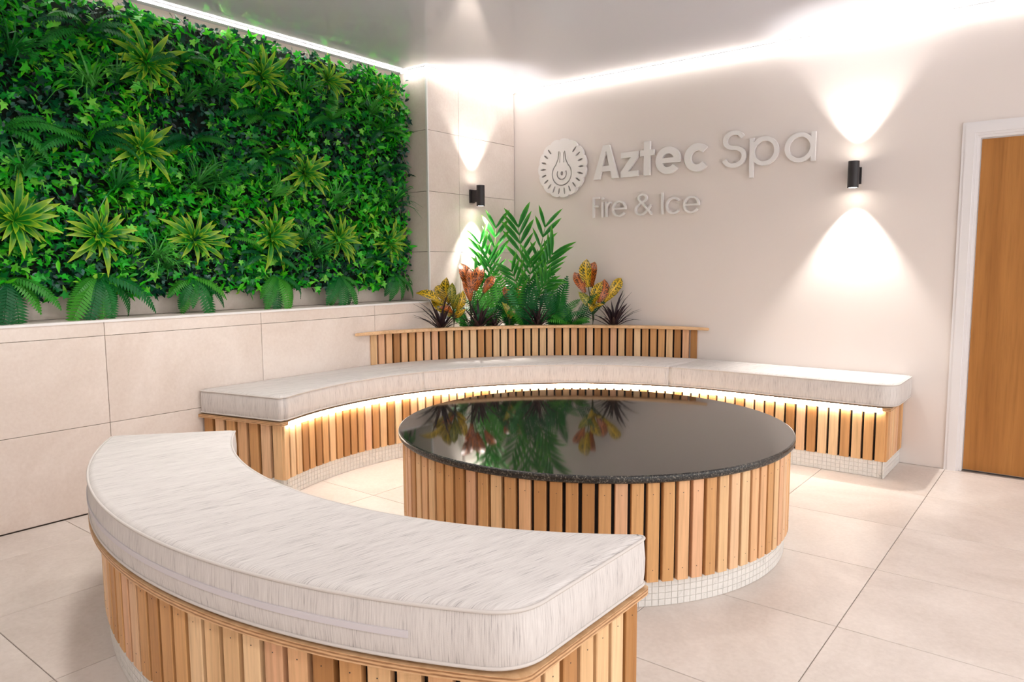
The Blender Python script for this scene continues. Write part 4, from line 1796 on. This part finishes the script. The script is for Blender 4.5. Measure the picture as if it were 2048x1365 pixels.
def croton(px, r_extra, leaves, label, h=0.16):
    b = planter_xy(px, r_extra)
    root = thing('croton', b, label, 'plant', 'crotons in the corner planter')
    top_ = Vector((0, 0, h))
    v, f = tube([(0, 0, 0), (0.004, 0.003, h * 0.5), tuple(top_)], 0.008, 6)
    obj('stem', mesh('stem', v, f), M['stem'], root, (0, 0, 0), local=True)
    for (tx_, ty_, dd, L, key) in leaves:
        dep = (b - CAM).dot(FW) + dd
        tip = clip_room(at(tx_, ty_, dep), 0.02)
        d = (tip - b)
        start = Vector((0, 0, h * random.uniform(0.5, 1.0)))
        dirv = (d - start)
        L = min(L, dirv.length * 0.95)
        st = d - dirv.normalized() * L
        view = (CAM - tip).normalized()
        m = basis(dirv, view * 1.0 + Vector((random.uniform(-0.5, 0.5), random.uniform(-0.5, 0.5), 0.35))).to_4x4() @ Matrix.Scale(L, 4)
        m.translation = st
        o = bpy.data.objects.new('leaf', cr_me[key])
        col.objects.link(o)
        o.parent = root
        o.matrix_local = m
        v, f = tube([tuple(start), tuple(start.lerp(st, 0.5)), tuple(st + dirv.normalized() * 0.01)], 0.0035, 5)
        pt = obj('stalk', mesh('stalk', v, f), M['stem'], root, (0, 0, 0), local=True)
    return root


croton(908, 0.02, [(836, 578, -0.10, 0.20, 'croton_y'), (862, 596, -0.05, 0.20, 'croton_y'), (886, 552, 0.0, 0.21, 'croton_y'), (903, 566, -0.08, 0.16, 'croton_g'),
                   (914, 590, -0.12, 0.15, 'croton_g'), (930, 584, -0.08, 0.16, 'croton_y'), (870, 565, 0.06, 0.18, 'croton_y'), (926, 622, -0.12, 0.12, 'croton_y'),
                   (884, 612, -0.10, 0.15, 'croton_o')], 'yellow patterned croton at the left end of the planter')
croton(942, 0.05, [(925, 520, 0.0, 0.24, 'croton_o'), (962, 526, 0.0, 0.22, 'croton_o'), (942, 535, -0.05, 0.20, 'croton_o'), (990, 548, 0.0, 0.17, 'croton_o'), (930, 560, -0.08, 0.18, 'croton_o')],
       'orange veined croton in front of the tiled pier', 0.22)
croton(1185, 0.03, [(1168, 514, 0.0, 0.24, 'croton_y'), (1184, 517, 0.05, 0.23, 'croton_o'), (1148, 540, 0.02, 0.20, 'croton_o'), (1200, 560, -0.05, 0.20, 'croton_y'), (1216, 556, 0.0, 0.21, 'croton_o'),
                    (1247, 553, 0.0, 0.20, 'croton_y'), (1238, 572, 0.0, 0.18, 'croton_y'), (1160, 585, -0.08, 0.18, 'croton_g'), (1180, 610, -0.10, 0.13, 'croton_y'), (1206, 606, -0.05, 0.14, 'croton_y')],
       'tall yellow croton at the right end of the planter')
croton(1018, 0.02, [(1010, 605, -0.08, 0.13, 'croton_g'), (1028, 612, -0.05, 0.11, 'croton_g'), (1045, 565, 0.0, 0.15, 'croton_o'), (1012, 566, 0.0, 0.14, 'croton_o')],
       'small croton with pale green leaves in the middle of the planter', 0.10)

# dark spiky plants
sp_me = []
for L, bd in ((0.26, 0.35), (0.21, 0.2), (0.17, 0.5)):
    v, f, uv = blade(L, 0.016, bd, 0.4, 4, 0.15, 0.35)
    me = mesh('leaf', v, f, uv)
    me.materials.append(M['spiky'])
    sp_me.append(me)


def spiky(px, r_extra, s, label, cnt=34):
    b = planter_xy(px, r_extra)
    root = thing('spiky_plant', b, label, 'plant', 'dark spiky plants along the planter edge')
    for k in range(cnt):
        a = 2.4 * k + random.uniform(-0.2, 0.2)
        e = 0.12 + 0.95 * (k / cnt) ** 0.8
        d = Vector((math.sin(e) * math.cos(a), math.sin(e) * math.sin(a), math.cos(e)))
        L = s * random.uniform(0.8, 1.1)
        for turn in range(14):
            m = basis(d, Vector((0, 0, 1))).to_4x4() @ Matrix.Scale(L * 0.98 ** turn, 4)
            if fits(sp_me[k % 3], m, b):
                break
            d = (d + Vector((0.08, -0.08, 0.08))).normalized()
        o = bpy.data.objects.new('leaf', sp_me[k % 3])
        col.objects.link(o)
        o.parent = root
        o.matrix_local = m
    return root


for px, re_, s, lab in ((882, 0.01, 1.2, 'dark spiky plant at the far left of the planter'), (958, 0.01, 1.2, 'dark spiky plant beside the yellow croton'),
                        (990, 0.0, 0.65, 'smallest dark spiky plant, beside the pale green croton'), (1076, 0.01, 1.15, 'dark spiky plant left of the low fern'),
                        (1228, 0.01, 1.2, 'dark spiky plant at the far right of the planter')):
    spiky(px, re_, s, lab)
